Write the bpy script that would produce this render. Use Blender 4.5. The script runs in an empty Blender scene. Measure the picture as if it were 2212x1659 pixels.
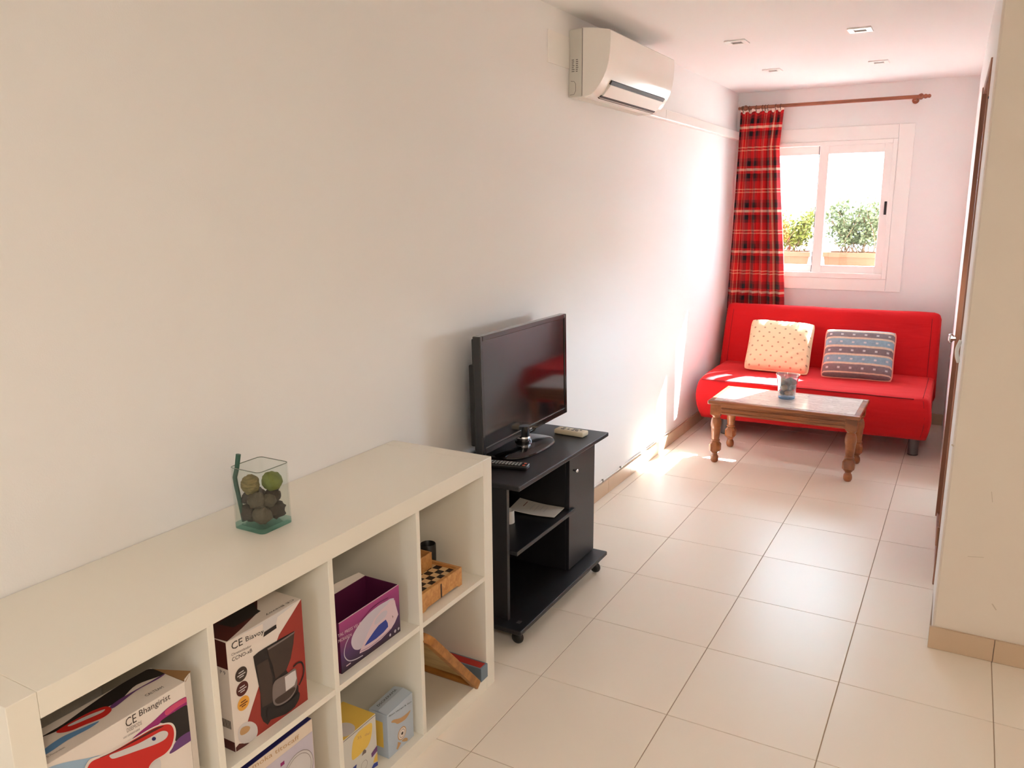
import bpy, bmesh, math, random
from mathutils import Vector, Matrix, noise

# ------------------------------------------------------------------ camera, world, sun, exposure
scene = bpy.context.scene
COL = scene.collection
PW, PH, FPX = 2212.0, 1659.0, 1731.38
CAM = Vector((1.6394, -0.0875, 1.5499))
YAW, PITCH, ROLL = -0.5162, 0.2148, -0.0084

def cam_axes():
    f = Vector((math.sin(YAW) * math.cos(PITCH), math.cos(YAW) * math.cos(PITCH), -math.sin(PITCH)))
    rt = Vector((math.cos(YAW), -math.sin(YAW), 0)); up = rt.cross(f)
    return (math.cos(ROLL) * rt + math.sin(ROLL) * up, -math.sin(ROLL) * rt + math.cos(ROLL) * up, f)
CR, CU, CF = cam_axes()
cd = bpy.data.cameras.new('camera'); cd.sensor_width = 36.0; cd.lens = 36.0 * FPX / PW
cd.clip_start = 0.05; cd.clip_end = 500
cam = bpy.data.objects.new('camera', cd); COL.objects.link(cam)
m = Matrix((CR, CU, -CF)).transposed().to_4x4(); m.translation = CAM
cam.matrix_world = m
scene.camera = cam

def on(u, v, ax, val):
    """photo pixel -> point on the plane ax = val"""
    d = CF + CR * ((u - PW / 2) / FPX) - CU * ((v - PH / 2) / FPX)
    i = 'xyz'.index(ax)
    return CAM + d * ((val - CAM[i]) / d[i])

EXPOSURE = 1.5
SKY = 10.5
SUN = 42.0
scene.view_settings.view_transform = 'Standard'
scene.view_settings.look = 'None'
scene.view_settings.gamma = 1.0
scene.view_settings.exposure = EXPOSURE
scene.view_settings.use_curve_mapping = False
w = bpy.data.worlds.new('sky'); scene.world = w; w.use_nodes = True
bg = w.node_tree.nodes['Background']
bg.inputs[0].default_value = (0.67, 0.835, 1.0, 1); bg.inputs[1].default_value = SKY
sd = bpy.data.lights.new('sun', 'SUN'); sd.energy = SUN; sd.angle = 0.009; sd.color = (0.90, 0.95, 1.0)
sun = bpy.data.objects.new('sun', sd); COL.objects.link(sun)
SUN_DIR = Vector((-0.36, -1.0, -0.93)).normalized()
sun.rotation_euler = SUN_DIR.to_track_quat('-Z', 'Y').to_euler(); sun.location = (4, 14, 11)
def portal(name, loc, direction, sx, sy):
    l = bpy.data.lights.new(name, 'AREA'); l.shape = 'RECTANGLE'; l.size = sx; l.size_y = sy
    l.cycles.is_portal = True
    o = bpy.data.objects.new(name, l); COL.objects.link(o); o.location = loc
    o.rotation_euler = Vector(direction).to_track_quat('-Z', 'Z' if abs(direction[2]) < .5 else 'Y').to_euler()
portal('window_portal', (0.64, 6.47, 1.52), (0, -1, 0), 0.96, 0.96)
portal('door_portal', (1.86, 3.915, 1.35), (-1, 0, 0), 0.9, .9)
portal('back_portal', (1.15, -3.36, 1.5), (0, 1, 0), 0.5, 1.2)
cy = scene.cycles
cy.use_denoising = True
cy.max_bounces = 12; cy.diffuse_bounces = 8; cy.glossy_bounces = 5; cy.transparent_max_bounces = 24
cy.transmission_bounces = 8
cy.caustics_reflective = False; cy.caustics_refractive = False
cy.sample_clamp_indirect = 8.0

# ------------------------------------------------------------------ helpers
def lin(c):
    c = c / 255.0
    return c / 12.92 if c <= 0.04045 else ((c + 0.055) / 1.055) ** 2.4
def rgb(r, g, b): return (lin(r), lin(g), lin(b), 1.0)

MATS = {}
def mat(name, col, rough=0.5, metal=0.0, spec=0.5, coat=0.0, bump=None, vary=None, sheen=0.0):
    """col sRGB 0-255. bump=(scale,strength,distance)  vary=(scale, amount)"""
    if name in MATS: return MATS[name]
    mt = bpy.data.materials.new(name); mt.use_nodes = True
    nt = mt.node_tree; p = nt.nodes['Principled BSDF']
    p.inputs['Base Color'].default_value = rgb(*col)
    p.inputs['Roughness'].default_value = rough
    p.inputs['Metallic'].default_value = metal
    p.inputs['Specular IOR Level'].default_value = spec
    p.inputs['Coat Weight'].default_value = coat
    p.inputs['Sheen Weight'].default_value = sheen
    tc = None
    if bump or vary:
        tc = nt.nodes.new('ShaderNodeTexCoord')
    if vary:
        n = nt.nodes.new('ShaderNodeTexNoise'); n.inputs['Scale'].default_value = vary[0]; n.inputs['Detail'].default_value = 4
        nt.links.new(tc.outputs['Object'], n.inputs['Vector'])
        hs = nt.nodes.new('ShaderNodeHueSaturation')
        mr = nt.nodes.new('ShaderNodeMapRange'); mr.inputs['To Min'].default_value = 1 - vary[1]; mr.inputs['To Max'].default_value = 1 + vary[1]
        nt.links.new(n.outputs['Fac'], mr.inputs['Value']); nt.links.new(mr.outputs[0], hs.inputs['Value'])
        hs.inputs['Color'].default_value = rgb(*col)
        nt.links.new(hs.outputs[0], p.inputs['Base Color'])
    if bump:
        n = nt.nodes.new('ShaderNodeTexNoise'); n.inputs['Scale'].default_value = bump[0]; n.inputs['Detail'].default_value = 3
        nt.links.new(tc.outputs['Object'], n.inputs['Vector'])
        b = nt.nodes.new('ShaderNodeBump'); b.inputs['Strength'].default_value = bump[1]; b.inputs['Distance'].default_value = bump[2]
        nt.links.new(n.outputs['Fac'], b.inputs['Height']); nt.links.new(b.outputs[0], p.inputs['Normal'])
    MATS[name] = mt
    return mt

def glass(name, tint, gloss=1.0, rough=0.0, ior=1.5):
    if name in MATS: return MATS[name]
    mt = bpy.data.materials.new(name); mt.use_nodes = True
    nt = mt.node_tree; nt.nodes.remove(nt.nodes['Principled BSDF']); out = nt.nodes['Material Output']
    t = nt.nodes.new('ShaderNodeBsdfTransparent'); t.inputs[0].default_value = (*tint, 1)
    g = nt.nodes.new('ShaderNodeBsdfGlossy'); g.inputs['Roughness'].default_value = rough
    # Schlick reflectance from |N.I|, the same on both faces of the sheet
    ge = nt.nodes.new('ShaderNodeNewGeometry'); dt = nt.nodes.new('ShaderNodeVectorMath'); dt.operation = 'DOT_PRODUCT'
    nt.links.new(ge.outputs['Normal'], dt.inputs[0]); nt.links.new(ge.outputs['Incoming'], dt.inputs[1])
    def M(op, a, b=0.0, c=0.0):
        n_ = nt.nodes.new('ShaderNodeMath'); n_.operation = op
        for i_, x_ in enumerate((a, b, c)):
            if isinstance(x_, (int, float)): n_.inputs[i_].default_value = x_
            else: nt.links.new(x_, n_.inputs[i_])
        return n_.outputs[0]
    f0 = ((ior - 1) / (ior + 1)) ** 2
    sch = M('MULTIPLY_ADD', M('POWER', M('SUBTRACT', 1.0, M('ABSOLUTE', dt.outputs['Value'])), 5.0), 1 - f0, f0)
    fac = M('MINIMUM', M('MULTIPLY', sch, gloss), 1.0)
    mx = nt.nodes.new('ShaderNodeMixShader')
    nt.links.new(fac, mx.inputs[0])
    nt.links.new(t.outputs[0], mx.inputs[1]); nt.links.new(g.outputs[0], mx.inputs[2])
    nt.links.new(mx.outputs[0], out.inputs['Surface'])
    MATS[name] = mt
    return mt

def wood(name, c1, c2, rough=0.35, scale=(60, 6, 6), rot=(0, 0, 0), coat=0.0):
    if name in MATS: return MATS[name]
    mt = bpy.data.materials.new(name); mt.use_nodes = True
    nt = mt.node_tree; p = nt.nodes['Principled BSDF']
    tc = nt.nodes.new('ShaderNodeTexCoord'); mp = nt.nodes.new('ShaderNodeMapping')
    mp.inputs['Scale'].default_value = scale; mp.inputs['Rotation'].default_value = rot
    n = nt.nodes.new('ShaderNodeTexNoise'); n.inputs['Scale'].default_value = 1.0; n.inputs['Detail'].default_value = 5; n.inputs['Distortion'].default_value = .6
    cr = nt.nodes.new('ShaderNodeValToRGB')
    cr.color_ramp.elements[0].position = .35; cr.color_ramp.elements[0].color = rgb(*c1)
    cr.color_ramp.elements[1].position = .68; cr.color_ramp.elements[1].color = rgb(*c2)
    nt.links.new(tc.outputs['Object'], mp.inputs[0]); nt.links.new(mp.outputs[0], n.inputs['Vector'])
    nt.links.new(n.outputs['Fac'], cr.inputs[0]); nt.links.new(cr.outputs[0], p.inputs['Base Color'])
    p.inputs['Roughness'].default_value = rough; p.inputs['Coat Weight'].default_value = coat
    MATS[name] = mt
    return mt

class MB:
    """mesh collector, world coordinates unless the parent is authored locally"""
    def __init__(self): self.v = []; self.f = []; self.uv = None
    def add(self, vs, fs):
        o = len(self.v); self.v += [Vector(x) for x in vs]; self.f += [tuple(i + o for i in f) for f in fs]; return self
    def box(self, x0, x1, y0, y1, z0, z1):
        return self.add([(x0, y0, z0), (x1, y0, z0), (x1, y1, z0), (x0, y1, z0), (x0, y0, z1), (x1, y0, z1), (x1, y1, z1), (x0, y1, z1)],
                        [(3, 2, 1, 0), (4, 5, 6, 7), (0, 1, 5, 4), (1, 2, 6, 5), (2, 3, 7, 6), (3, 0, 4, 7)])
    def quad(self, a, b, c, d): return self.add([a, b, c, d], [(0, 1, 2, 3)])
    def prism(self, pts, ext):
        """closed polygon of 3d points extruded by a vector"""
        n = len(pts); e = Vector(ext); P = [Vector(p) for p in pts]
        return self.add(P + [p + e for p in P], [tuple(range(n - 1, -1, -1)), tuple(range(n, 2 * n))] + [(i, (i + 1) % n, (i + 1) % n + n, i + n) for i in range(n)])
    def lathe(self, prof, c=(0, 0, 0), n=24, ax='z', cap=True):
        """prof list of (r, h)"""
        vs = []; fs = []
        for r, h in prof:
            for k in range(n):
                a = 2 * math.pi * k / n; x, y = r * math.cos(a), r * math.sin(a)
                p = {'z': (x, y, h), 'x': (h, x, y), 'y': (y, h, x)}[ax]
                vs.append(Vector(c) + Vector(p))
        for i in range(len(prof) - 1):
            for k in range(n):
                a, b = i * n + k, i * n + (k + 1) % n
                fs.append((a, b, b + n, a + n))
        if cap:
            fs.append(tuple(range(n - 1, -1, -1))); fs.append(tuple((len(prof) - 1) * n + k for k in range(n)))
        return self.add(vs, fs)
    def tube(self, pts, r, n=8, closed=False):
        P = [Vector(p) for p in pts]; N = len(P); vs = []; fs = []
        prev = None
        for i, p in enumerate(P):
            a = P[(i - 1) % N] if (closed or i > 0) else P[i]; b = P[(i + 1) % N] if (closed or i < N - 1) else P[i]
            t = (b - a).normalized()
            if prev is None:
                ref = Vector((0, 0, 1)) if abs(t.z) < .9 else Vector((1, 0, 0)); u = t.cross(ref).normalized()
            else:
                u = (prev - t * prev.dot(t)); u = u.normalized() if u.length > 1e-6 else t.orthogonal().normalized()
            prev = u; w_ = t.cross(u); rr = r[i] if isinstance(r, (list, tuple)) else r
            for k in range(n):
                an = 2 * math.pi * k / n; vs.append(p + (u * math.cos(an) + w_ * math.sin(an)) * rr)
        L = N if closed else N - 1
        for i in range(L):
            j = (i + 1) % N
            for k in range(n):
                fs.append((i * n + k, i * n + (k + 1) % n, j * n + (k + 1) % n, j * n + k))
        if not closed: fs += [tuple(range(n - 1, -1, -1)), tuple((N - 1) * n + k for k in range(n))]
        return self.add(vs, fs)
    def grid(self, fn, nu, nv, closed_u=False):
        vs = [fn(i / (nu if closed_u else nu - 1), j / (nv - 1)) for j in range(nv) for i in range(nu)]
        fs = []
        for j in range(nv - 1):
            for i in range(nu if closed_u else nu - 1):
                k = (i + 1) % nu
                fs.append((j * nu + i, j * nu + k, (j + 1) * nu + k, (j + 1) * nu + i))
        return self.add(vs, fs)
    def rbox(self, x0, x1, y0, y1, z0, z1, r, n=(12, 12, 8), deform=None):
        """box with rounded edges and a subdivided skin"""
        lo = Vector((x0, y0, z0)); hi = Vector((x1, y1, z1)); ilo = lo + Vector((r, r, r)); ihi = hi - Vector((r, r, r))
        bm = bmesh.new(); key = {}
        def samp(a, b, k):  # denser near edges
            m_ = [a, a + r * .35, a + r]
            inner = [a + r + (b - a - 2 * r) * t / k for t in range(1, k)]
            return m_ + inner + [b - r, b - r * .35, b]
        S = [samp(lo[i], hi[i], n[i]) for i in range(3)]
        def V(p):
            q = Vector([min(max(p[i], ilo[i]), ihi[i]) for i in range(3)]); d = Vector(p) - q
            # map cube-shell distance to sphere
            mx = max(abs(d.x), abs(d.y), abs(d.z))
            if d.length > 1e-9: d = d.normalized() * mx
            q = q + d
            kk = tuple(round(c, 5) for c in p)
            if kk not in key: key[kk] = bm.verts.new(deform(q) if deform else q)
            return key[kk]
        for ax in range(3):
            a, b = [i for i in range(3) if i != ax]
            for side, val in ((0, lo[ax]), (1, hi[ax])):
                for i in range(len(S[a]) - 1):
                    for j in range(len(S[b]) - 1):
                        c = []
                        for (ii, jj) in ((i, j), (i + 1, j), (i + 1, j + 1), (i, j + 1)):
                            p = [0, 0, 0]; p[ax] = val; p[a] = S[a][ii]; p[b] = S[b][jj]; c.append(V(p))
                        if (side == 1) == (ax == 1): c.reverse()
                        try: bm.faces.new(c)
                        except ValueError: pass
        bm.verts.ensure_lookup_table(); bm.verts.index_update()
        o = len(self.v); self.v += [x.co.copy() for x in bm.verts]; self.f += [tuple(q.index + o for q in f.verts) for f in bm.faces]
        bm.free(); return self

WM = {}
def mesh_obj(name, mb, material, parent=None, smooth=False, bevel=0.0, local=False, bseg=2):
    me = bpy.data.meshes.new(name)
    inv = WM[parent.name].inverted() if (parent is not None and not local) else None
    vs = [(inv @ p) if inv else p for p in mb.v]
    me.from_pydata([tuple(p) for p in vs], [], mb.f)
    if mb.uv:
        ul = me.uv_layers.new(name='uv')
        for l in me.loops: ul.data[l.index].uv = mb.uv[l.vertex_index]
    if material: me.materials.append(material)
    if smooth is True:
        me.shade_smooth()
    elif smooth:
        me.shade_smooth(); me.set_sharp_from_angle(angle=math.radians(smooth))
    me.update()
    o = bpy.data.objects.new(name, me); COL.objects.link(o)
    if parent is not None:
        o.parent = parent; WM[o.name] = WM[parent.name]
    else: WM[o.name] = Matrix()
    if bevel:
        b = o.modifiers.new('bevel', 'BEVEL'); b.width = bevel; b.segments = bseg; b.limit_method = 'ANGLE'; b.angle_limit = math.radians(40)
    return o
def tag(o, label, cat, group=None, kind=None):
    if label: o['label'] = label
    if cat: o['category'] = cat
    if group: o['group'] = group
    if kind: o['kind'] = kind
    return o
def thing(name, label, cat, loc=(0, 0, 0), rot=None, group=None, kind=None):
    o = bpy.data.objects.new(name, None); COL.objects.link(o)
    M = Matrix.Translation(loc) @ (rot.to_4x4() if rot is not None else Matrix())
    o.matrix_world = M; WM[o.name] = M; o.empty_display_size = .1
    return tag(o, label, cat, group, kind)
def struct(name, mb, material, label=None, **kw):
    o = mesh_obj(name, mb, material, **kw); o['kind'] = 'structure'
    if label: o['label'] = label
    return o

def smooth_poly(pts, n=6, closed=True):
    P = [Vector((p[0], p[1])) for p in pts]; N = len(P); out = []
    rng = range(N if closed else N - 1)
    for i in rng:
        if closed: a, b, c, d = P[(i - 1) % N], P[i], P[(i + 1) % N], P[(i + 2) % N]
        else: a, b, c, d = P[max(i - 1, 0)], P[i], P[i + 1], P[min(i + 2, N - 1)]
        for k in range(n):
            t = k / n
            out.append(0.5 * ((2 * b) + (c - a) * t + (2 * a - 5 * b + 4 * c - d) * t * t + (3 * b - a - 3 * c + d) * t ** 3))
    if not closed: out.append(P[-1])
    return out
NRM = {'x': Vector((1, 0, 0)), 'y': Vector((0, -1, 0)), 'z': Vector((0, 0, 1))}
def decal(name, pts, crop, plane, material, parent, layer=1, smooth=True, stroke=0, inset=None):
    """flat print: an outline in crop pixels laid on a face of a box; stroke = line width in metres"""
    ox, oy, s = crop; ax, val = plane
    q = smooth_poly(pts, 5, not stroke) if smooth else [Vector(p) for p in pts]
    off = NRM[ax] * (0.00035 * layer)
    W = [on(ox + p[0] / s, oy + p[1] / s, ax, val) + off for p in q]
    if inset:   # clamp to the face rectangle
        for p in W:
            for i, (a, b) in inset.items(): p['xyz'.index(i)] = min(max(p['xyz'.index(i)], a), b)
    mb = MB()
    if stroke:
        n = NRM[ax]; L = []; R_ = []
        for i, p in enumerate(W):
            t = (W[min(i + 1, len(W) - 1)] - W[max(i - 1, 0)]).normalized(); sdv = n.cross(t).normalized() * stroke / 2
            L.append(p + sdv); R_.append(p - sdv)
        mb.add(L + R_, [(i, i + 1, len(L) + i + 1, len(L) + i) for i in range(len(L) - 1)])
    else:
        mb.add(W, [tuple(range(len(W)))])
    return mesh_obj(name, mb, material, parent)
def disc(name, c, r, material, parent, ax='x', layer=1, n=28, ring=0):
    """round print at a world point c on a face"""
    off = NRM[ax] * (0.00035 * layer)
    e1, e2 = {'x': (Vector((0, 1, 0)), Vector((0, 0, 1))), 'z': (Vector((1, 0, 0)), Vector((0, 1, 0))), 'y': (Vector((1, 0, 0)), Vector((0, 0, 1)))}[ax]
    P = [Vector(c) + off + (e1 * math.cos(2 * math.pi * k / n) + e2 * math.sin(2 * math.pi * k / n)) * r for k in range(n)]
    mb = MB()
    if ring:
        Q = [Vector(c) + off + (p - Vector(c) - off) * ((r - ring) / r) for p in P]
        mb.add(P + Q, [(k, (k + 1) % n, n + (k + 1) % n, n + k) for k in range(n)])
    else: mb.add(P, [tuple(range(n))])
    return mesh_obj(name, mb, material, parent)
def lettering(name, s, origin, right, up, width, material, parent, height=None, off=0.0006):
    """text laid on a face, scaled to a given width (and height)"""
    cu = bpy.data.curves.new('t', 'FONT'); cu.body = s; cu.size = 1.0; cu.resolution_u = 2
    ob = bpy.data.objects.new('t', cu)
    me = bpy.data.meshes.new_from_object(ob)
    xs = [v.co.x for v in me.vertices]; ys = [v.co.y for v in me.vertices]
    if not xs: return None
    x0, x1, y0, y1 = min(xs), max(xs), min(ys), max(ys)
    k = width / (x1 - x0); ky = (height / (y1 - y0)) if height else k
    R = Vector(right).normalized(); U = Vector(up).normalized(); N = R.cross(U).normalized()
    mb = MB(); mb.v = [Vector(origin) + R * ((v.co.x - x0) * k) + U * ((v.co.y - y0) * ky) + N * off for v in me.vertices]
    mb.f = [tuple(p.vertices) for p in me.polygons]
    bpy.data.meshes.remove(me); bpy.data.objects.remove(ob); bpy.data.curves.remove(cu)
    return mesh_obj(name, mb, material, parent)
def text_px(name, s, a, b, crop, plane, material, parent, height):
    """text whose baseline runs between two crop pixels on a shelf box front (x = const)"""
    ox, oy, k = crop
    p = on(ox + a[0] / k, oy + a[1] / k, *plane); q = on(ox + b[0] / k, oy + b[1] / k, *plane)
    return lettering(name, s, p, (q - p), Vector((0, 0, 1)) if plane[0] == 'x' else Vector((-1, 0, 0)), (q - p).length, material, parent, height)

random.seed(7)

# ------------------------------------------------------------------ materials of the setting
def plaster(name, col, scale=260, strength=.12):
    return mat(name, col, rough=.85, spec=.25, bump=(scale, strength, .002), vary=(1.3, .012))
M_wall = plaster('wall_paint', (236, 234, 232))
M_tan = plaster('warm_shade_paint', (224, 212, 198))  # warm shade of the front wall is partly put into this colour
M_ceil = plaster('ceiling_paint', (237, 235, 233), 120, .06)
M_trimw = mat('white_lacquer', (240, 236, 231), rough=.35)
M_tile = mat('cream_tile', (238, 228, 214), rough=.33, spec=.33, vary=(2.2, .025), bump=(9, .03, .002))
M_grout = mat('grout', (176, 156, 136), rough=.9)
M_skirt = mat('skirting_tile', (200, 174, 146), rough=.4, vary=(5, .03))

# ------------------------------------------------------------------ room shell
H = 2.387; YE = 6.30; YR = 2.925; XR0, XR1 = 1.652, 1.582; XS = 4.0; YB = -3.2
def xr(y): return XR0 + (XR1 - XR0) * (y - YR) / (YE - YR)
struct('wall_left', MB().box(-.15, 0, YB - .15, YE + .15, -.05, H + .15), M_wall, 'long cream plaster wall behind shelf and television')
# end wall with window opening x .155-1.125, z 1.032-2.008
ox0, ox1, oz0, oz1 = .155, 1.125, 1.032, 2.008
struct('wall_end', MB().box(0, ox0, YE, YE + .15, -.05, H + .1).box(ox1, 1.8, YE, YE + .15, -.05, H + .1).box(ox0, ox1, YE, YE + .15, -.05, oz0).box(ox0, ox1, YE, YE + .15, oz1, H + .1), M_wall, 'white end wall with small sliding window above sofa')
dy0, dy1, dz1 = 3.47, 4.36, 2.075      # balcony door opening in the right wall of the alcove, assumed from the light
def wallpiece(ya, yb, za, zb, mb):
    return mb.prism([(xr(ya), ya, za), (1.8, ya, za), (1.8, yb, za), (xr(yb), yb, za)], (0, 0, zb - za))
mb = MB(); wallpiece(YR + .1, dy0, -.05, H + .05, mb); wallpiece(dy1, YE, -.05, H + .05, mb); wallpiece(dy0, dy1, dz1, H + .05, mb); wallpiece(dy0, dy1, -.05, 0, mb)
struct('wall_right', mb, M_wall, 'side wall of the alcove with the assumed balcony door')
struct('wall_front', MB().prism([(XR0 + .006, YR, -.05), (XS + .15, YR, -.05), (XS + .15, YR + .1, -.05), (xr(YR + .1), YR + .1, -.05), (XR0, YR + .02, -.05), (XR0 + .001, YR + .004, -.05)], (0, 0, H + .1)), M_tan, 'right-edge wall, its warm shade partly put into a tan colour')
bx0, bx1, bz0, bz1 = 0.9, 1.4, 0.9, 2.1
struct('wall_side', MB().box(XS, XS + .15, YB - .15, YR, -.05, H + .1), M_wall)
struct('wall_back', MB().box(-.15, bx0, YB - .15, YB, -.05, H + .1).box(bx1, XS + .15, YB - .15, YB, -.05, H + .1).box(bx0, bx1, YB - .15, YB, bz1, H + .1).box(bx0, bx1, YB - .15, YB, -.05, bz0), M_wall)
struct('ceiling', MB().box(-.15, XS + .15, YB - .15, YE + .15, H, H + .15), M_ceil, 'white plaster ceiling with four small recessed lights')
floor = struct('floor', MB().box(-.15, XS + .15, YB - .15, YE + .15, -.06, -.0025), M_grout, 'cream ceramic tile floor with thin grout lines')
# tiles, one object each
T = .4444; TX, TY, G = .9523 - 3 * .4444, 2.0874 - 12 * .4444, .0015
cache = {}
def tile_mesh(w_, d_):
    k = (round(w_, 3), round(d_, 3))
    if k not in cache:
        b = .0008
        mb = MB(); zt = 0.0; zb = -.004
        x, y = w_ / 2, d_ / 2
        mb.add([(-x, -y, zb), (x, -y, zb), (x, y, zb), (-x, y, zb), (-x, -y, zt - b), (x, -y, zt - b), (x, y, zt - b), (-x, y, zt - b),
                (-x + b, -y + b, zt), (x - b, -y + b, zt), (x - b, y - b, zt), (-x + b, y - b, zt)],
               [(8, 9, 10, 11), (4, 5, 9, 8), (5, 6, 10, 9), (6, 7, 11, 10), (7, 4, 8, 11), (0, 1, 5, 4), (1, 2, 6, 5), (2, 3, 7, 6), (3, 0, 4, 7)])
        me = bpy.data.meshes.new('tile'); me.from_pydata([tuple(p) for p in mb.v], [], mb.f); me.materials.append(M_tile); cache[k] = me
    return cache[k]
for i in range(-1, 12):
    for j in range(-2, 24):
        xa, xb_ = TX + i * T + G, TX + (i + 1) * T - G; ya, yb_ = TY + j * T + G, TY + (j + 1) * T - G
        xm = XS if ya < YR - .02 else xr(YE) + .06
        xa, xb_, ya, yb_ = max(xa, 0), min(xb_, xm), max(ya, YB), min(yb_, YE)
        if xb_ - xa < .02 or yb_ - ya < .02: continue
        o = bpy.data.objects.new('tile', tile_mesh(xb_ - xa, yb_ - ya)); COL.objects.link(o)
        o.parent = floor; o.location = ((xa + xb_) / 2, (ya + yb_) / 2, 0)
# skirting tiles
def skirting(name, label, pieces, parent_kind='structure'):
    root = thing(name, label, None, kind='structure')
    for b in pieces: mesh_obj('skirting_tile', MB().box(*b), M_skirt, root, bevel=.0012, bseg=1)
    return root
P0 = 3.857 - .339 * 20; pcs = []
for k in range(40):
    a, b = P0 + .339 * k + .001, P0 + .339 * (k + 1) - .001
    a, b = max(a, YB), min(b, YE - .012)
    if b - a > .02: pcs.append((.0002, .012, a, b, .0005, .08))
skirting('baseboard_left', 'beige tile skirting along the left wall', pcs)
pcs = [(1.642, 1.842, YR - .012, YR - .0002, .0005, .082)] + [(1.844 + .339 * k, min(1.844 + .339 * (k + 1) - .002, XS - .01), YR - .012, YR - .0002, .0005, .082) for k in range(6)]
skirting('baseboard_right', 'beige tile skirting at the foot of the tan right wall', pcs)
pcs = [(.013 + .339 * k, min(.013 + .339 * (k + 1) - .002, 1.58), YE - .012, YE - .0002, .0005, .08) for k in range(5)]
skirting('baseboard_end', 'beige tile skirting behind the red sofa', pcs)

# door in the right wall of the alcove, seen almost edge on
M_doorwood = wood('door_wood', (128, 84, 62), (165, 112, 84), rough=.45, scale=(8, 8, 1.2))
M_chrome = mat('chrome', (225, 225, 228), rough=.08, metal=1.0)
M_whitepl = mat('white_plastic', (238, 234, 228), rough=.35)
door = thing('door_1', 'brown-framed door seen edge-on in the right wall, assumed a glazed balcony door', None, (xr(3.9), 3.9, 0), kind='structure')
def wallslab(ya, yb, za, zb, d0, d1):
    # d0 .. d1 measured from the wall face outwards
    return MB().prism([(xr(ya) + d0, ya, za), (xr(ya) + d1, ya, za), (xr(yb) + d1, yb, za), (xr(yb) + d0, yb, za)], (0, 0, zb - za))
mesh_obj('door_frame', wallslab(dy0, dy0 + .03, 0.0, dz1, -.006, .13), M_doorwood, door, bevel=.002)
mesh_obj('door_frame', wallslab(dy1 - .03, dy1, 0.0, dz1, -.010, .13), M_doorwood, door, bevel=.002)
mesh_obj('door_frame', wallslab(dy0 + .03, dy1 - .03, dz1 - .03, dz1, -.006, .13), M_doorwood, door, bevel=.002)
mesh_obj('threshold', wallslab(dy0 + .03, dy1 - .03, 0.0, .02, -.004, .13), M_doorwood, door, bevel=.002)
lf_ = MB()
for (ya, yb, za, zb) in ((dy0 + .03, dy0 + .10, .02, dz1 - .03), (dy1 - .10, dy1 - .03, .02, dz1 - .03), (dy0 + .10, dy1 - .10, .02, .92), (dy0 + .10, dy1 - .10, dz1 - .10, dz1 - .03)):  # solid lower panel added to keep daylight off the floor beside it
    q = wallslab(ya, yb, za, zb, .06, .10); lf_.add(q.v, q.f)
leaf = mesh_obj('door_leaf', lf_, M_doorwood, door, bevel=.002)
mesh_obj('glass_pane', wallslab(dy0 + .09, dy1 - .09, .91, dz1 - .09, .078, .083), glass('window_glass', (.97, .985, .98), .9), leaf)
slat_stop = 1.21
zz = dz1 - .03
while zz > slat_stop + .01:      # unseen slats outside the glass, added to cut the daylight
    mesh_obj('light_cut_slat', wallslab(dy0 + .03, dy1 - .03, zz - .046, zz, .112, .122), M_doorwood, leaf, bevel=.003, bseg=1); zz -= .0465
k = Vector((xr(4.28) - .004, 4.28, .925))
mesh_obj('door_knob', MB().lathe([(.012, 0), (.012, -.012), (.02, -.018), (.023, -.026), (.018, -.034), (.0, -.036)], k, 16, 'x', cap=False), M_chrome, door, smooth=True)
hp = []
for t in range(9):
    a = t / 8
    hp.append((xr(3.36) - .003 - .010 * math.sin(math.pi * a), 3.36, .965 + .085 * a))
mesh_obj('pull_handle', MB().tube(hp, .007, 8), M_whitepl, door, smooth=True)
mesh_obj('screw', MB().lathe([(.005, 0), (.004, -.003), (0, -.0035)], (xr(3.42) - .0003, 3.42, 1.93), 10, 'x', cap=False), mat('dark_rubber', (40, 36, 38), rough=.5), door, smooth=40)
mesh_obj('hinge', MB().lathe([(.006, -.04), (.006, .04)], (xr(dy0) - .006, dy0 - .012, .22), 10), M_doorwood, door, smooth=40)

# ------------------------------------------------------------------ window_1
M_alu = mat('window_white_aluminium', (241, 238, 234), rough=.3)
M_dark = mat('dark_rubber', (40, 36, 38), rough=.5)
M_pane = glass('window_glass', (.97, .985, .98), .9)
win = thing('window_1', 'white sliding aluminium window in the end wall', None, (.64, YE, 1.03), kind='structure')
def ring(x0, x1, z0, z1, y0, y1, wl, wr, wb, wt):
    return (MB().box(x0, x0 + wl, y0, y1, z0, z1).box(x1 - wr, x1, y0, y1, z0, z1)
            .box(x0 + wl, x1 - wr, y0, y1, z0, z0 + wb).box(x0 + wl, x1 - wr, y0, y1, z1 - wt, z1))
mesh_obj('casing', ring(.055, 1.225, .942, 2.106, YE - .012, YE + .001, .1, .1, .09, .098), M_alu, win, bevel=.004)
mesh_obj('frame', ring(.155, 1.125, 1.032, 2.008, YE - .020, YE + .10, .03, .03, .038, .028), M_alu, win, bevel=.003)
def sash(x0, x1, y0, latch):
    s = mesh_obj('sash', ring(x0, x1, 1.068, 1.982, y0, y0 + .026, .066 if latch else .055, .055 if latch else .066, .054, .06), M_alu, win, bevel=.003)
    mesh_obj('glass_pane', MB().box(x0 + .05, x1 - .05, y0 + .011, y0 + .015, 1.118, 1.926), M_pane, s)
    if latch: mesh_obj('latch', MB().box(1.071, 1.087, y0 - .006, y0 + .001, 1.489, 1.582), M_dark, s, bevel=.002)
sash(.608, 1.096, YE + .002, True)
sash(.184, .672, YE + .036, False)
mesh_obj('seal', MB().box(.600, .606, YE + .028, YE + .034, 1.068, 1.982), M_dark, win)

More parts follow.
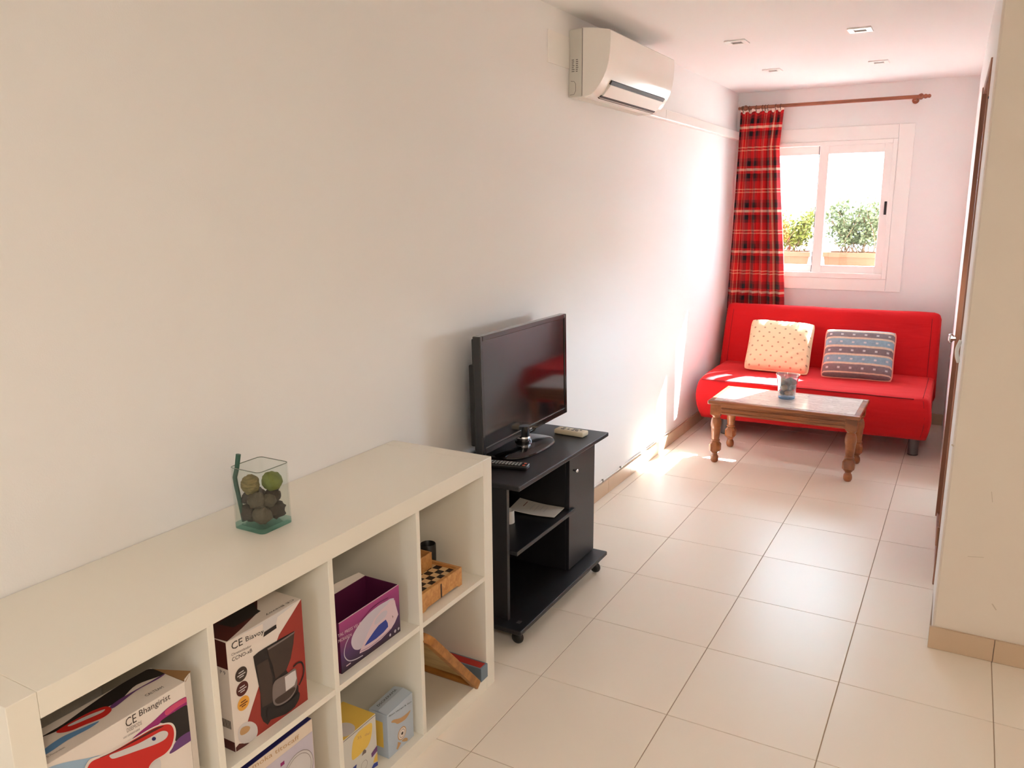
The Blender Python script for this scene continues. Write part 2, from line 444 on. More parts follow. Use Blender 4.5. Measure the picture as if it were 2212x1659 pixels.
# assumed unseen window behind the camera, sized for fill daylight
win2 = thing('assumed_window', 'assumed small white window, unseen behind the viewer, for fill daylight', None, ((bx0 + bx1) / 2, YB, 0), kind='structure')
mesh_obj('frame', ring(bx0, bx1, bz0, bz1, YB - .12, YB - .06, .05, .05, .05, .05), M_alu, win2, bevel=.003)
for k in range(2):
    a = bx0 + .05 + k * (bx1 - bx0 - .1) / 2; b = a + (bx1 - bx0 - .1) / 2
    s = mesh_obj('sash', ring(a, b, bz0 + .05, bz1 - .05, YB - .11, YB - .07, .045, .045, .05, .05), M_alu, win2, bevel=.003)
    mesh_obj('glass_pane', MB().box(a + .04, b - .04, YB - .095, YB - .090, bz0 + .1, bz1 - .1), M_pane, s)

# ------------------------------------------------------------------ outside
M_render = mat('white_render', (232, 228, 220), rough=.9, bump=(60, .2, .01))
M_terr = mat('terrace_tile', (190, 184, 176), rough=.8, vary=(4, .06))
M_pot = mat('terracotta', (124, 74, 50), rough=.8, vary=(9, .06))
M_soil = mat('soil', (70, 50, 38), rough=1.0)
M_leaf = mat('leaf_green', (106, 112, 38), rough=.5, vary=(14, .35))
M_leaf2 = mat('leaf_olive', (98, 108, 74), rough=.5, vary=(14, .35))
M_twig = mat('twig', (120, 95, 70), rough=.9)
struct('trim_1', MB().box(.04, 1.24, YE + .10, YE + .26, .99, 1.03), M_render, 'outer window sill', bevel=.004)
struct('bounce_cut_layer', MB().box(-.15, ox0 - .05, YE + .151, YE + .17, -.05, 3).box(ox1 + .05, 1.8, YE + .151, YE + .17, -.05, 3).box(ox0 - .05, ox1 + .05, YE + .151, YE + .17, -.05, .985).box(ox0 - .05, ox1 + .05, YE + .151, YE + .17, oz1, 3), mat('bounce_cut_ochre', (150, 112, 84), .9), 'added unseen ochre layer on the end wall, cuts bounce onto the plants')  # unseen dark layer, added to cut sunlit bounce onto pots and leaves
struct('terrace', MB().box(-6, 3.9, YE + .15, 14, -.25, -.05), M_terr, 'terrace ground outside the window')
struct('balcony_floor', MB().box(1.8, 4.15, YR + .1, YE + .15, -.25, -.05), M_terr, 'balcony ground beyond the side door')
struct('door_light_screen', MB().box(4.15, 4.3, YR + .1, YE + .15, -.25, 1.0), M_render, 'added unseen low screen outside the side door')  # unseen low wall, added to reduce light reaching the side door
struct('sun_block_slab', MB().box(1.8, 4.3, YR + .1, YE + .15, 2.45, 2.57), M_render, 'added unseen slab shading the side door')  # unseen overhang, added to block direct sun and high sky at the door
struct('parapet', MB().box(-6, 8, 6.62, 7.02, -.05, .965), M_render, 'white terrace parapet carrying the planters')
struct('ground', MB().box(-60, 60, -60, 120, -4.2, -4), M_terr, 'ground far below')
post = mesh_obj('assumed_shadow_post', MB().box(1.195, 1.27, 8.31, 8.385, -.05, 4.4), M_render, bevel=.006)  # unseen assumed post, placed to cast the gap in the wall sun streak
tag(post, 'assumed slim white post, unseen outside the window, casts the gap in the sun streak', 'post')
def planter(x0, x1, lab):
    z0, z1, y0, y1 = .966, 1.197, 6.66, 6.94
    r = thing('planter', lab, 'planter', ((x0 + x1) / 2, 6.8, z0), group='terracotta planters outside the window')
    mb = MB(); t = .018
    b = .03
    outer = [(x0 + b, y0 + b, z0), (x1 - b, y0 + b, z0), (x1 - b, y1 - b, z0), (x0 + b, y1 - b, z0)]
    mb.add(outer + [(x0, y0, z1), (x1, y0, z1), (x1, y1, z1), (x0, y1, z1), (x0 + t, y0 + t, z1), (x1 - t, y0 + t, z1), (x1 - t, y1 - t, z1), (x0 + t, y1 - t, z1),
                    (x0 + b + t, y0 + b + t, z0 + .03), (x1 - b - t, y0 + b + t, z0 + .03), (x1 - b - t, y1 - b - t, z0 + .03), (x0 + b + t, y1 - b - t, z0 + .03)],
           [(3, 2, 1, 0)] + [(i, (i + 1) % 4, (i + 1) % 4 + 4, i + 4) for i in range(4)] + [(4 + i, 4 + (i + 1) % 4, 8 + (i + 1) % 4, 8 + i) for i in range(4)]
           + [(8 + i, 8 + (i + 1) % 4, 12 + (i + 1) % 4, 12 + i) for i in range(4)] + [(12, 13, 14, 15)])
    mesh_obj('pot', mb, M_pot, r, bevel=.004)
    mesh_obj('rim', MB().box(x0 - .008, x1 + .008, y0 - .008, y0 + .012, z1 - .035, z1 + .002).box(x0 - .008, x1 + .008, y1 - .012, y1 + .008, z1 - .035, z1 + .002).box(x0 - .008, x0 + .012, y0, y1, z1 - .035, z1 + .002).box(x1 - .012, x1 + .008, y0, y1, z1 - .035, z1 + .002), M_pot, r, bevel=.003)
    mesh_obj('soil', MB().box(x0 + .02, x1 - .02, y0 + .02, y1 - .02, z1 - .05, z1 - .03), M_soil, r)
    return r
def bush(cx, wx, ztop, lab, nstem, leaves, lm, dens):
    rnd = random.Random(int(cx * 1000) + 5)
    zb = 1.165
    r = thing('potted_shrub', lab, 'shrub', (cx, 6.8, zb), group='shrubs outside the window')
    st = MB(); lf = MB()
    for s in range(nstem):
        bx = cx + rnd.uniform(-.5, .5) * wx * .45; by = 6.8 + rnd.uniform(-.05, .05)
        tx = cx + rnd.uniform(-.55, .55) * wx; ty = 6.8 + rnd.uniform(-.1, .12); hz = zb + (ztop - zb) * rnd.uniform(.6, 1.0)
        P = [Vector((bx + (tx - bx) * t + .02 * math.sin(5 * t + s), by + (ty - by) * t, zb + (hz - zb) * t)) for t in [i / 6 for i in range(7)]]
        st.tube(P, [.005 * (1 - .7 * i / 6) for i in range(7)], 5)
        for l in range(leaves):
            t = rnd.uniform(dens, 1.0); i = min(int(t * 6), 5); c = P[i].lerp(P[i + 1], t * 6 - i)
            d = Vector((rnd.uniform(-1, 1), rnd.uniform(-1, 1), rnd.uniform(-.3, 1))).normalized(); L = rnd.uniform(.024, .044)
            c = c + d * rnd.uniform(0, .045)
            sd_ = d.cross(Vector((rnd.uniform(-1, 1), rnd.uniform(-1, 1), rnd.uniform(-1, 1)))).normalized() * L * .32
            dn = d.cross(sd_).normalized() * L * .12
            lf.add([c, c + d * L * .5 + sd_, c + d * L, c + d * L * .5 - sd_, c + d * L * .5 + dn], [(0, 4, 1), (1, 4, 2), (2, 4, 3), (3, 4, 0)])
    mesh_obj('stem', st, M_twig, r, smooth=True)
    tag(mesh_obj('foliage', lf, lm, r), None, None, kind='stuff')
planter(.63, 1.10, 'terracotta planter seen through the right window pane')
planter(.05, .525, 'terracotta planter seen through the left window pane')
bush(.84, .44, 1.62, 'tall airy olive-green shrub behind the right window pane', 22, 85, M_leaf2, .25)
bush(1.03, .24, 1.62, 'pale upright shrub at the right side of the right pane', 9, 70, M_leaf2, .25)
bush(.36, .42, 1.52, 'rounded yellow-green shrub behind the left window pane', 20, 95, M_leaf, .3)
# far buildings behind the shrubs
M_far = mat('far_facade', (235, 232, 226), rough=.9)
fb = thing('distant_building', 'pale flat-roofed building far beyond the left pane', 'building', (-16, 48, -4))
mesh_obj('facade', MB().box(-26, -5.5, 48, 56, -4, 1.9), M_far, fb)
mesh_obj('roof', MB().box(-26.5, -5.1, 47.5, 56.5, 1.9, 2.2), mat('far_roof', (150, 140, 132), .9), fb)
for k in range(6): mesh_obj('window', MB().box(-24.5 + 3.2 * k, -22.9 + 3.2 * k, 47.95, 48, -.6, .9), mat('far_window', (120, 125, 130), .3), fb)

# ------------------------------------------------------------------ shelf unit (2 rows of 4)
M_white = mat('white_foil', (233, 228, 216), rough=.3, spec=.5)
SX0, SX1, SY = .002, .388, 1.982
sh = thing('shelf_unit', 'low cream-white cube shelf with eight compartments along the wall', 'shelf', (.19, SY - .744, 0))
YL = SY - 1.488
mesh_obj('side_panel', MB().box(SX0, SX1, SY - .05, SY, 0, .79), M_white, sh, bevel=.0012)
mesh_obj('side_panel', MB().box(SX0, SX1, YL, YL + .05, 0, .79), M_white, sh, bevel=.0012)
mesh_obj('top_board', MB().box(SX0, SX1, YL + .0505, SY - .0505, .74, .7898), M_white, sh, bevel=.0012)
mesh_obj('bottom_board', MB().box(SX0, SX1, YL + .0505, SY - .0505, 0, .05), M_white, sh, bevel=.0012)
DIV = [SY - .05 - .335 * (k + 1) - .016 * k for k in range(3)]      # right face of each divider
for d in DIV: mesh_obj('divider', MB().box(SX0 + .002, SX1 - .002, d - .016, d, .05, .74), M_white, sh, bevel=.0008)
edges = [SY - .05] + [x for d in DIV for x in (d, d - .016)] + [YL + .05]
for k in range(4): mesh_obj('shelf_board', MB().box(SX0 + .002, SX1 - .0025, edges[2 * k + 1], edges[2 * k], .385, .401), M_white, sh, bevel=.0008)
Z1, Z0 = .4012, .0502     # standing heights in the upper and lower row

# ---- printed cartons
card = lambda n, c, r=.45: mat(n, c, rough=r, spec=.4)
C_white = card('card_white', (226, 216, 208)); C_red = card('card_red', (150, 48, 38)); C_dred = card('card_dark_red', (78, 26, 22))
C_black = card('print_black', (34, 28, 27)); C_grey = card('print_grey', (120, 108, 104)); C_brown = card('print_brown', (62, 48, 42))
C_ired = card('print_bright_red', (196, 34, 28)); C_mag = card('print_magenta', (150, 36, 110)); C_pink = card('print_pink', (196, 70, 110))
C_pur = card('print_purple', (104, 62, 120)); C_blue = card('print_blue', (96, 140, 186)); C_lblue = card('print_light_blue', (150, 178, 204))
C_kraft = card('kraft_card', (150, 112, 72), .8); C_yel = card('print_yellow', (226, 190, 86)); C_or = card('print_orange', (224, 160, 60))
C_sil = card('print_silver', (205, 200, 200)); C_navy = card('print_navy', (34, 32, 96)); C_hblue = card('card_pale_blue', (176, 188, 202))
C_lil = card('print_lilac', (196, 188, 202)); C_tan = card('print_tan', (186, 146, 100)); C_cbl = card('print_cobalt', (44, 62, 150))
C_pale = card('print_pale', (214, 190, 200))

# A: steam-cleaner style box, upper left compartment
K1 = (60, 1420, 5.53); xa, za = .366, .640
A = thing('appliance_box', 'white carton with red appliance picture in the upper leftmost compartment', 'box', (.31, .69, Z1))
mesh_obj('carton', MB().box(.262, xa, .5475, .8315, Z1, za), C_white, A, bevel=.001)
ins = {'y': (.5478, .8312), 'z': (Z1 + .0002, za - .0002)}
P = ('x', xa)
decal('printed_swoosh', [(1250, 975), (1350, 880), (1500, 760), (1650, 620), (1760, 540), (1895, 470), (1905, 560), (1750, 650), (1600, 770), (1450, 880)], K1, P, C_mag, A, 1, inset=ins)
decal('printed_swoosh', [(1640, 640), (1760, 545), (1895, 475), (1902, 520), (1780, 600), (1660, 690)], K1, P, C_pink, A, 2, inset=ins)
decal('printed_dark_body', [(1580, 770), (1750, 650), (1915, 565), (1945, 700), (1965, 900), (1900, 960), (1780, 1010), (1720, 900), (1680, 800)], K1, P, C_black, A, 2, inset=ins)  # black body in the printed picture
decal('printed_streak', [(1690, 1150), (1770, 1000), (1860, 920), (1972, 870), (1976, 960), (1860, 1050)], K1, P, C_pur, A, 3, inset=ins)
decal('printed_streak', [(230, 1330), (420, 1260), (700, 1205), (880, 1175), (800, 1322), (500, 1420), (250, 1400)], K1, P, C_lblue, A, 1, inset=ins)
decal('printed_outline', [(720, 1230), (880, 1165), (1060, 1080), (1300, 940), (1500, 825), (1640, 780), (1720, 785), (1760, 850), (1762, 950), (1725, 1075), (1640, 1170), (1500, 1245), (1440, 1330), (1300, 1420), (720, 1400)], K1, P, C_white, A, 4, inset=ins)
decal('printed_appliance', [(705, 1322), (760, 1240), (880, 1185), (1060, 1095), (1300, 955), (1500, 842), (1630, 800), (1700, 805), (1735, 860), (1738, 950), (1705, 1060), (1630, 1150), (1500, 1230), (1440, 1310), (1420, 1420), (1000, 1440), (705, 1420)], K1, P, C_ired, A, 5, inset=ins)
decal('printed_shade', [(860, 1190), (1060, 1100), (1300, 965), (1500, 850), (1620, 815), (1560, 850), (1350, 960), (1100, 1090), (900, 1180)], K1, P, C_dred, A, 6, inset=ins)
decal('printed_handle', [(975, 1160), (1100, 1110), (1300, 1030), (1450, 950), (1580, 880), (1650, 880), (1665, 920), (1620, 980), (1500, 1040), (1300, 1110), (1100, 1180), (1010, 1205), (975, 1190)], K1, P, C_sil, A, 7, inset=ins)
decal('printed_button', [(1470, 975), (1480, 950), (1505, 945), (1520, 960), (1510, 985), (1485, 990)], K1, P, C_navy, A, 8)
decal('printed_foot', [(1450, 1322), (1500, 1240), (1570, 1215), (1575, 1330), (1500, 1420)], K1, P, C_sil, A, 8, inset=ins)
text_px('lettering', 'CE', (1172, 842), (1300, 765), K1, P, C_brown, A, .018)
text_px('lettering', 'Bhangirist', (1335, 730), (1705, 515), K1, P, C_brown, A, .0165)
text_px('lettering', 'DISEMODS', (1185, 900), (1362, 800), K1, P, C_grey, A, .0085)
text_px('lettering', 'saet contaed adod', (1140, 975), (1335, 865), K1, P, C_grey, A, .005)
PT = ('z', za); it = {'x': (.2625, xa - .0004), 'y': (.5478, .8312)}
decal('printed_top', [(170, 950), (420, 800), (700, 600), (960, 420), (1250, 240), (1450, 140), (1640, 195), (1300, 330), (1120, 500), (960, 590), (700, 690), (420, 850)], K1, PT, C_black, A, 1, inset=it)
decal('printed_top_streak', [(985, 590), (1120, 490), (1400, 330), (1640, 195), (1560, 260), (1300, 400), (1040, 600)], K1, PT, C_pur, A, 2, inset=it)
decal('printed_top_blue', [(190, 1110), (400, 960), (620, 860), (850, 765), (740, 850), (480, 990), (215, 1165)], K1, PT, C_blue, A, 2, inset=it)
decal('printed_top_appliance', [(345, 890), (480, 800), (730, 665), (900, 598), (980, 600), (998, 645), (900, 725), (700, 805), (520, 880), (390, 908)], K1, PT, C_ired, A, 3, inset=it)
decal('printed_top_handle', [(490, 815), (700, 710), (880, 640), (925, 630), (880, 670), (700, 750), (520, 825)], K1, PT, C_sil, A, 4, inset=it)
text_px('lettering', 'CALTEAM', (1420, 470), (1630, 360), K1, PT, C_brown, A, .008)
text_px('lettering', 'El Monarodem', (240, 1200), (450, 1080), K1, PT, C_grey, A, .005)
mesh_obj('end_flap', MB().prism([(.270, .8316, za - .002), (.352, .8575, za + .004), (.366, .8335, za - .002)], (0, 0, .0012)), C_kraft, A)
mesh_obj('end_flap', MB().prism([(xa, .832, Z1 + .001), (xa - .012, .8545, Z1 + .001), (xa - .013, .8545, Z1 + .001), (xa - .002, .832, Z1 + .001)], (0, 0, za - Z1 + .003)), C_white, A)

# B: coffee machine carton
K2 = (440, 1250, 4.056); xb, zb = .356, .664
B = thing('coffee_maker_box', 'red and white carton with a drip coffee maker picture', 'box', (.31, 1.055, Z1))
mesh_obj('carton', MB().box(.262, xb, .9455, 1.1665, Z1, zb), C_white, B, bevel=.001)
P = ('x', xb); ins = {'y': (.9458, 1.1662), 'z': (Z1 + .0002, zb - .0002)}
decal('printed_red_panel', [(852, 165), (912, 1060), (462, 1385), (470, 1300), (440, 1265), (385, 1252), (425, 1120), (480, 950), (560, 760), (660, 490), (760, 330)], K2, P, C_red, B, 1, smooth=False, inset=ins)
decal('printed_machine', [(432, 682), (480, 640), (560, 590), (680, 520), (792, 458), (785, 560), (760, 700), (722, 800), (760, 860), (828, 940), (830, 1030), (800, 1120), (720, 1185), (640, 1215), (590, 1230), (560, 1280), (520, 1250), (500, 1200), (495, 1010), (470, 880), (445, 760)], K2, P, C_black, B, 2, smooth=False)
decal('printed_water_tank', [(462, 760), (560, 700), (600, 860), (600, 1080), (510, 1130), (495, 1000), (478, 880)], K2, P, C_brown, B, 3, smooth=False)
decal('printed_filter', [(552, 612), (680, 535), (792, 460), (782, 560), (755, 700), (715, 800), (625, 880), (600, 760), (572, 690)], K2, P, C_brown, B, 4, smooth=False)
decal('printed_filter_rim', [(552, 612), (680, 535), (795, 458), (785, 480), (680, 550), (560, 625)], K2, P, C_grey, B, 5, smooth=False)
decal('printed_carafe', [(598, 960), (612, 910), (640, 880), (720, 835), (795, 785), (812, 850), (815, 920), (790, 1000), (730, 1070), (650, 1110), (605, 1085)], K2, P, C_grey, B, 5)
decal('printed_carafe_glass', [(705, 860), (770, 815), (798, 800), (808, 870), (790, 930), (715, 985)], K2, P, C_sil, B, 6, smooth=False)
decal('printed_coffee', [(620, 1060), (700, 1000), (780, 950), (795, 970), (740, 1045), (650, 1095)], K2, P, C_brown, B, 6)
decal('printed_carafe_handle', [(780, 770), (820, 735), (855, 735), (872, 790), (862, 860), (830, 930)], K2, P, C_black, B, 6, stroke=.0042)
decal('printed_machine_base', [(560, 1130), (650, 1125), (760, 1060), (828, 990), (826, 1060), (760, 1150), (640, 1210), (560, 1230)], K2, P, C_black, B, 7)
for (q, c) in (((327, 836), C_brown), ((337, 963), C_dred), ((347, 1090), C_or)):
    disc('printed_badge', on(440 + q[0] / 4.056, 1250 + q[1] / 4.056, *P), .0165, c, B, 'x', 2)
    for dz, wd in ((.004, .014), (-.002, .022), (-.007, .012)):
        c0 = on(440 + q[0] / 4.056, 1250 + q[1] / 4.056, *P)
        mesh_obj('badge_line', MB().box(xb + .0009, xb + .0011, c0.y - wd / 2, c0.y + wd / 2, c0.z + dz, c0.z + dz + .0022), C_sil if c is not C_or else C_dred, B)
decal('printed_saucer', [(300, 1340), (330, 1280), (400, 1250), (455, 1275), (472, 1330), (460, 1380), (420, 1420), (360, 1445), (310, 1420)], K2, P, C_sil, B, 2, inset=ins)
decal('printed_cup_coffee', [(315, 1345), (330, 1310), (370, 1290), (402, 1297), (395, 1330), (360, 1360), (325, 1370)], K2, P, C_tan, B, 3)
decal('printed_beans', [(278, 1520), (280, 1480), (310, 1445), (360, 1440), (400, 1440), (360, 1470)], K2, P, C_dred, B, 2, smooth=False, inset=ins)
text_px('lettering', 'CE', (245, 628), (342, 577), K2, P, C_black, B, .0175)
text_px('lettering', 'Biavoy', (370, 566), (528, 488), K2, P, C_black, B, .015)
text_px('lettering', 'Chretienlandor', (242, 680), (417, 597), K2, P, C_grey, B, .006)
text_px('lettering', 'CCNO-xB', (248, 728), (424, 640), K2, P, C_brown, B, .009)
PT = ('z', zb); it = {'x': (.2625, xb - .0004), 'y': (.9458, 1.1662)}
decal('printed_top_red', [(80, 520), (205, 552), (330, 440), (470, 300), (470, 190), (60, 400)], K2, PT, C_dred, B, 1, smooth=False, inset=it)
decal('top_opening', [(120, 400), (260, 430), (420, 340), (500, 285), (465, 270), (440, 215), (300, 280)], K2, PT, C_black, B, 2, smooth=False, inset=it)
decal('front_notch', [(520, 512), (528, 468), (632, 400), (636, 432)], K2, P, C_black, B, 3, smooth=False)
decal('front_tab', [(205, 550), (515, 395), (522, 465), (630, 400), (645, 335), (845, 170), (790, 190), (500, 340)], K2, P, C_sil, B, 2, smooth=False, inset=ins)
lettering('lettering', 'CE Biavoy', (.338, 1.155, zb), (0, -1, 0), (1, 0, 0), .085, C_brown, B, .009)
mesh_obj('side_print', MB().box(.263, xb - .001, .9449, .9453, .60, zb - .001), C_dred, B)
mesh_obj('side_print', MB().box(.263, xb - .001, .9449, .9453, Z1 + .001, .425), C_dred, B)
for k in range(9): mesh_obj('barcode_bar', MB().box(.318 + .0035 * k, .3198 + .0035 * k, .9449, .9453, .455, .475), C_brown, B)
lettering('lettering', 'P 9', (.33, .9455, .585), (1, 0, 0), (0, 0, 1), .016, C_black, B, .009)

# C: open purple iron box
K3 = (720, 1290, 9.756); xc, zc = .356, .541
Cx = thing('iron_box', 'open-topped purple carton with a white steam iron picture', 'box', (.3, 1.409, Z1))
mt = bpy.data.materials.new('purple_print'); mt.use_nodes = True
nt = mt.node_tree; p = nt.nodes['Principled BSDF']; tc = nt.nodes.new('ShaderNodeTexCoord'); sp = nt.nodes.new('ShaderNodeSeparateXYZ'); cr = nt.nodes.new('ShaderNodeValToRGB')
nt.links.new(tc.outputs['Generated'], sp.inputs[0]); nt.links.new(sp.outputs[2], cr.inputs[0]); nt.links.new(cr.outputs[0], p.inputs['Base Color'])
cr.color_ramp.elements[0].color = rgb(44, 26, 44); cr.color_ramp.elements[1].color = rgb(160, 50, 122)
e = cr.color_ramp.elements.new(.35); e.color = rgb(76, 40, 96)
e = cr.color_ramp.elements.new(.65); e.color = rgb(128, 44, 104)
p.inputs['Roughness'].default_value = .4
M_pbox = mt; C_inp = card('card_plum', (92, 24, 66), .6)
t = .002; y0, y1, x0, x1 = 1.288, 1.531, .238, xc
for nm, b in (('front_panel', (x1 - t, x1, y0, y1)), ('back_panel', (x0, x0 + t, y0, y1)), ('side_flap_panel', (x0 + t, x1 - t, y0, y0 + t)), ('side_flap_panel', (x0 + t, x1 - t, y1 - t, y1))):
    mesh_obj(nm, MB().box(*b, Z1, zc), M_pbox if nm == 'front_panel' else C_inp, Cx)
mesh_obj('base_panel', MB().box(x0 + t, x1 - t, y0 + t, y1 - t, Z1, Z1 + t), C_inp, Cx)
mesh_obj('front_edge', MB().box(x1 - t, x1, y0, y1, zc, zc + .0012), C_pale, Cx)
mesh_obj('lid_flap', MB().add([(x0, y0 + .01, zc), (x0, y1, zc), (x0 - .012, y1 - .012, zc + .012), (x0 - .018, y1 - .1, zc + .016), (x0 - .016, y0 + .02, zc + .012)], [(0, 1, 2, 3, 4)]), C_white, Cx)
P = ('x', xc); ins = {'y': (y0 + .0005, y1 - .0005), 'z': (Z1 + .0005, zc - .0005)}
decal('printed_plate', [(385, 1010), (380, 900), (420, 780), (500, 640), (600, 500), (760, 330), (950, 180), (1120, 80), (1210, 30), (1270, 70), (1000, 500), (700, 900), (575, 1085), (450, 1102)], K3, P, C_lil, Cx, 1, inset=ins)
decal('printed_iron', [(548, 1188), (560, 1130), (640, 950), (720, 760), (860, 460), (1000, 280), (1120, 160), (1200, 60), (1290, 60), (1312, 170), (1365, 360), (1290, 540), (1215, 665), (1000, 890), (740, 1090)], K3, P, C_pale, Cx, 2, smooth=False, inset=ins)
decal('printed_handle_gap', [(860, 570), (880, 480), (960, 370), (1060, 290), (1130, 290), (1100, 400), (1000, 490), (900, 570)], K3, P, C_lil, Cx, 3)
decal('printed_water_tank', [(650, 1030), (700, 940), (850, 720), (950, 590), (1100, 470), (1140, 540), (1150, 620), (1050, 740), (900, 870), (760, 965)], K3, P, C_cbl, Cx, 3, smooth=False)
decal('printed_sole_line', [(560, 1140), (760, 1040), (1000, 850), (1200, 660)], K3, P, C_pur, Cx, 4, stroke=.0012)
decal('printed_cord', [(335, 830), (265, 980), (228, 1150), (245, 1270), (330, 1338), (460, 1310), (620, 1225)], K3, P, C_lil, Cx, 2, stroke=.0026)
decal('printed_cord', [(590, 490), (760, 280), (950, 120), (1150, 10)], K3, P, C_inp, Cx, 3, stroke=.002)
decal('printed_dial', [(1230, 380), (1255, 400), (1245, 445)], K3, P, C_grey, Cx, 4, smooth=False)
text_px('lettering', 'TAL PRESS VEUR', (95, 855), (590, 575), K3, P, C_pale, Cx, .0085)
text_px('lettering', 'MICRASION', (105, 965), (385, 815), K3, P, C_pale, Cx, .0085)
for q, r in (((1195, 795), .0042), ((1300, 712), .0048), ((1372, 660), .0042)):
    disc('printed_icon', on(720 + q[0] / 9.756, 1290 + q[1] / 9.756, *P), r, C_lil, Cx, 'x', 2, 12)
mesh_obj('printed_bar', MB().box(xc + .0003, xc + .0006, 1.305, 1.322, Z1 + .012, Z1 + .015), C_pale, Cx)

# D: chess box, small wooden box, dice cup
W_lt = wood('light_wood', (186, 128, 70), (214, 160, 96), rough=.5, scale=(20, 60, 60))
W_sq = card('maple_square', (222, 190, 140)); W_bk = card('ebony_square', (38, 26, 20))
chess = thing('chess_box', 'light wooden folding chess box with inlaid black squares', 'board game', (.243, 1.741, Z1))
zt = .457
bx = MB().prism([(.353, 1.63, Z1 + .008), (.353, 1.63, Z1), (.353, 1.655, Z1), (.353, 1.668, Z1 + .007), (.353, 1.728, Z1 + .007), (.353, 1.8, Z1 + .007), (.353, 1.825, Z1 + .007), (.353, 1.835, Z1), (.353, 1.852, Z1), (.353, 1.852, zt + .004), (.353, 1.63, zt + .004)], (-.012, 0, 0))
mesh_obj('front_rail', bx, W_lt, chess, bevel=.001)
mesh_obj('side_rail', MB().box(.145, .341, 1.84, 1.852, Z1 + .002, zt + .004), W_lt, chess, bevel=.001)
mesh_obj('side_rail', MB().box(.145, .341, 1.63, 1.642, Z1 + .002, zt + .004), W_lt, chess, bevel=.001)
mesh_obj('back_rail', MB().box(.133, .145, 1.63, 1.852, Z1 + .002, zt + .004), W_lt, chess, bevel=.001)
mesh_obj('playing_field', MB().box(.145, .341, 1.642, 1.84, Z1 + .02, zt - .004), W_lt, chess)
sq = .0238
for i in range(8):
    for j in range(8):
        xx, yy = .338 - sq * i, 1.8375 - sq * j
        mesh_obj('square', MB().box(xx - sq + .0003, xx - .0003, yy - sq + .0003, yy - .0003, zt - .004, zt - .0035), W_bk if (i + j) % 2 == 0 else W_sq, chess)
mesh_obj('hinge', MB().box(.3531, .3536, 1.734, 1.741, Z1 + .008, zt - .004), C_brown, chess)
sb = thing('small_wooden_box', 'small open wooden box standing on the chess board', 'box', (.225, 1.76, zt - .003))
x0, x1, y0, y1, z0, z1 = .19, .264, 1.705, 1.8185, zt - .003, .505
for b in ((x1 - .004, x1, y0, y1), (x0, x0 + .004, y0, y1), (x0 + .004, x1 - .004, y0, y0 + .004), (x0 + .004, x1 - .004, y1 - .004, y1)):
    mesh_obj('side', MB().box(*b, z0, z1), W_lt, sb, bevel=.0006)
mesh_obj('base', MB().box(x0 + .004, x1 - .004, y0 + .004, y1 - .004, z0, z0 + .004), W_lt, sb)
M_blackp = mat('black_plastic', (26, 24, 24), rough=.35)
cup = tag(mesh_obj('dice_cup', MB().lathe([(.0, Z1), (.023, Z1), (.025, Z1 + .004), (.0255, .492), (.024, .494), (.0225, .492), (.0215, .415), (0, .415)], (.2, 1.888, 0), 28, cap=False), M_blackp, smooth=50), 'black cylindrical dice cup behind the chess box', 'cup')

# E: leaning wooden tray and slim blue box
W_tray = wood('tray_wood', (138, 86, 32), (178, 122, 56), rough=.45, scale=(9, 40, 40))
W_pan = wood('tray_panel_wood', (190, 158, 104), (220, 194, 142), rough=.5, scale=(7, 45, 45))
# local frame: U along x (depth), V up the slope, N the face towards the viewer
a0 = Vector((.405, 1.884, .0515)); V = Vector((0, 1.604 - 1.884, .368 - .0515)).normalized(); U = Vector((-1, 0, 0)); N = Vector((0, -V.z, V.y))
L, D, th = .415, .30, .024
tray = thing('wooden_tray', 'wooden tray leaning diagonally inside the lower right compartment', 'tray', tuple(a0))
def tp(u, v, n): return a0 + U * u + V * v + N * n
def rr(u0, u1, v0, v1, r, n=5):
    o = []
    for cu, cv, s0 in ((u1 - r, v0 + r, -90), (u1 - r, v1 - r, 0), (u0 + r, v1 - r, 90), (u0 + r, v0 + r, 180)):
        for k in range(n + 1):
            a = math.radians(s0 + 90 * k / n); o.append((cu + r * math.cos(a), cv + r * math.sin(a)))
    return o
out = rr(0, D, 0, L, .03); inn = rr(.026, D - .026, .026, L - .026, .015)
n = len(out); mb = MB()
mb.add([tp(*q, -.002) for q in out] + [tp(*q, th) for q in out] + [tp(*q, th) for q in inn] + [tp(*q, .004) for q in inn],
       [(i, (i + 1) % n, n + (i + 1) % n, n + i) for i in range(n)] + [(n + i, n + (i + 1) % n, 2 * n + (i + 1) % n, 2 * n + i) for i in range(n)]
       + [(2 * n + i, 2 * n + (i + 1) % n, 3 * n + (i + 1) % n, 3 * n + i) for i in range(n)] + [tuple(range(n - 1, -1, -1))])
mesh_obj('rim', mb, W_tray, tray, bevel=.003)
mesh_obj('panel', MB().prism([tp(*q, .001) for q in inn], N * .004), W_pan, tray)
C_sbl = card('card_slate_blue', (112, 128, 142)); C_sred = card('card_signal_red', (176, 40, 34))
slim = thing('slim_box', 'slim grey-blue carton with a red lid stripe behind the tray', 'box', (.25, 1.908, Z0))
mesh_obj('carton', MB().box(.11, .394, 1.8895, 1.9305, Z0, .098), C_sbl, slim, bevel=.0015)
mesh_obj('lid_stripe', MB().box(.12, .388, 1.894, 1.924, .0982, .0986), C_sred, slim)

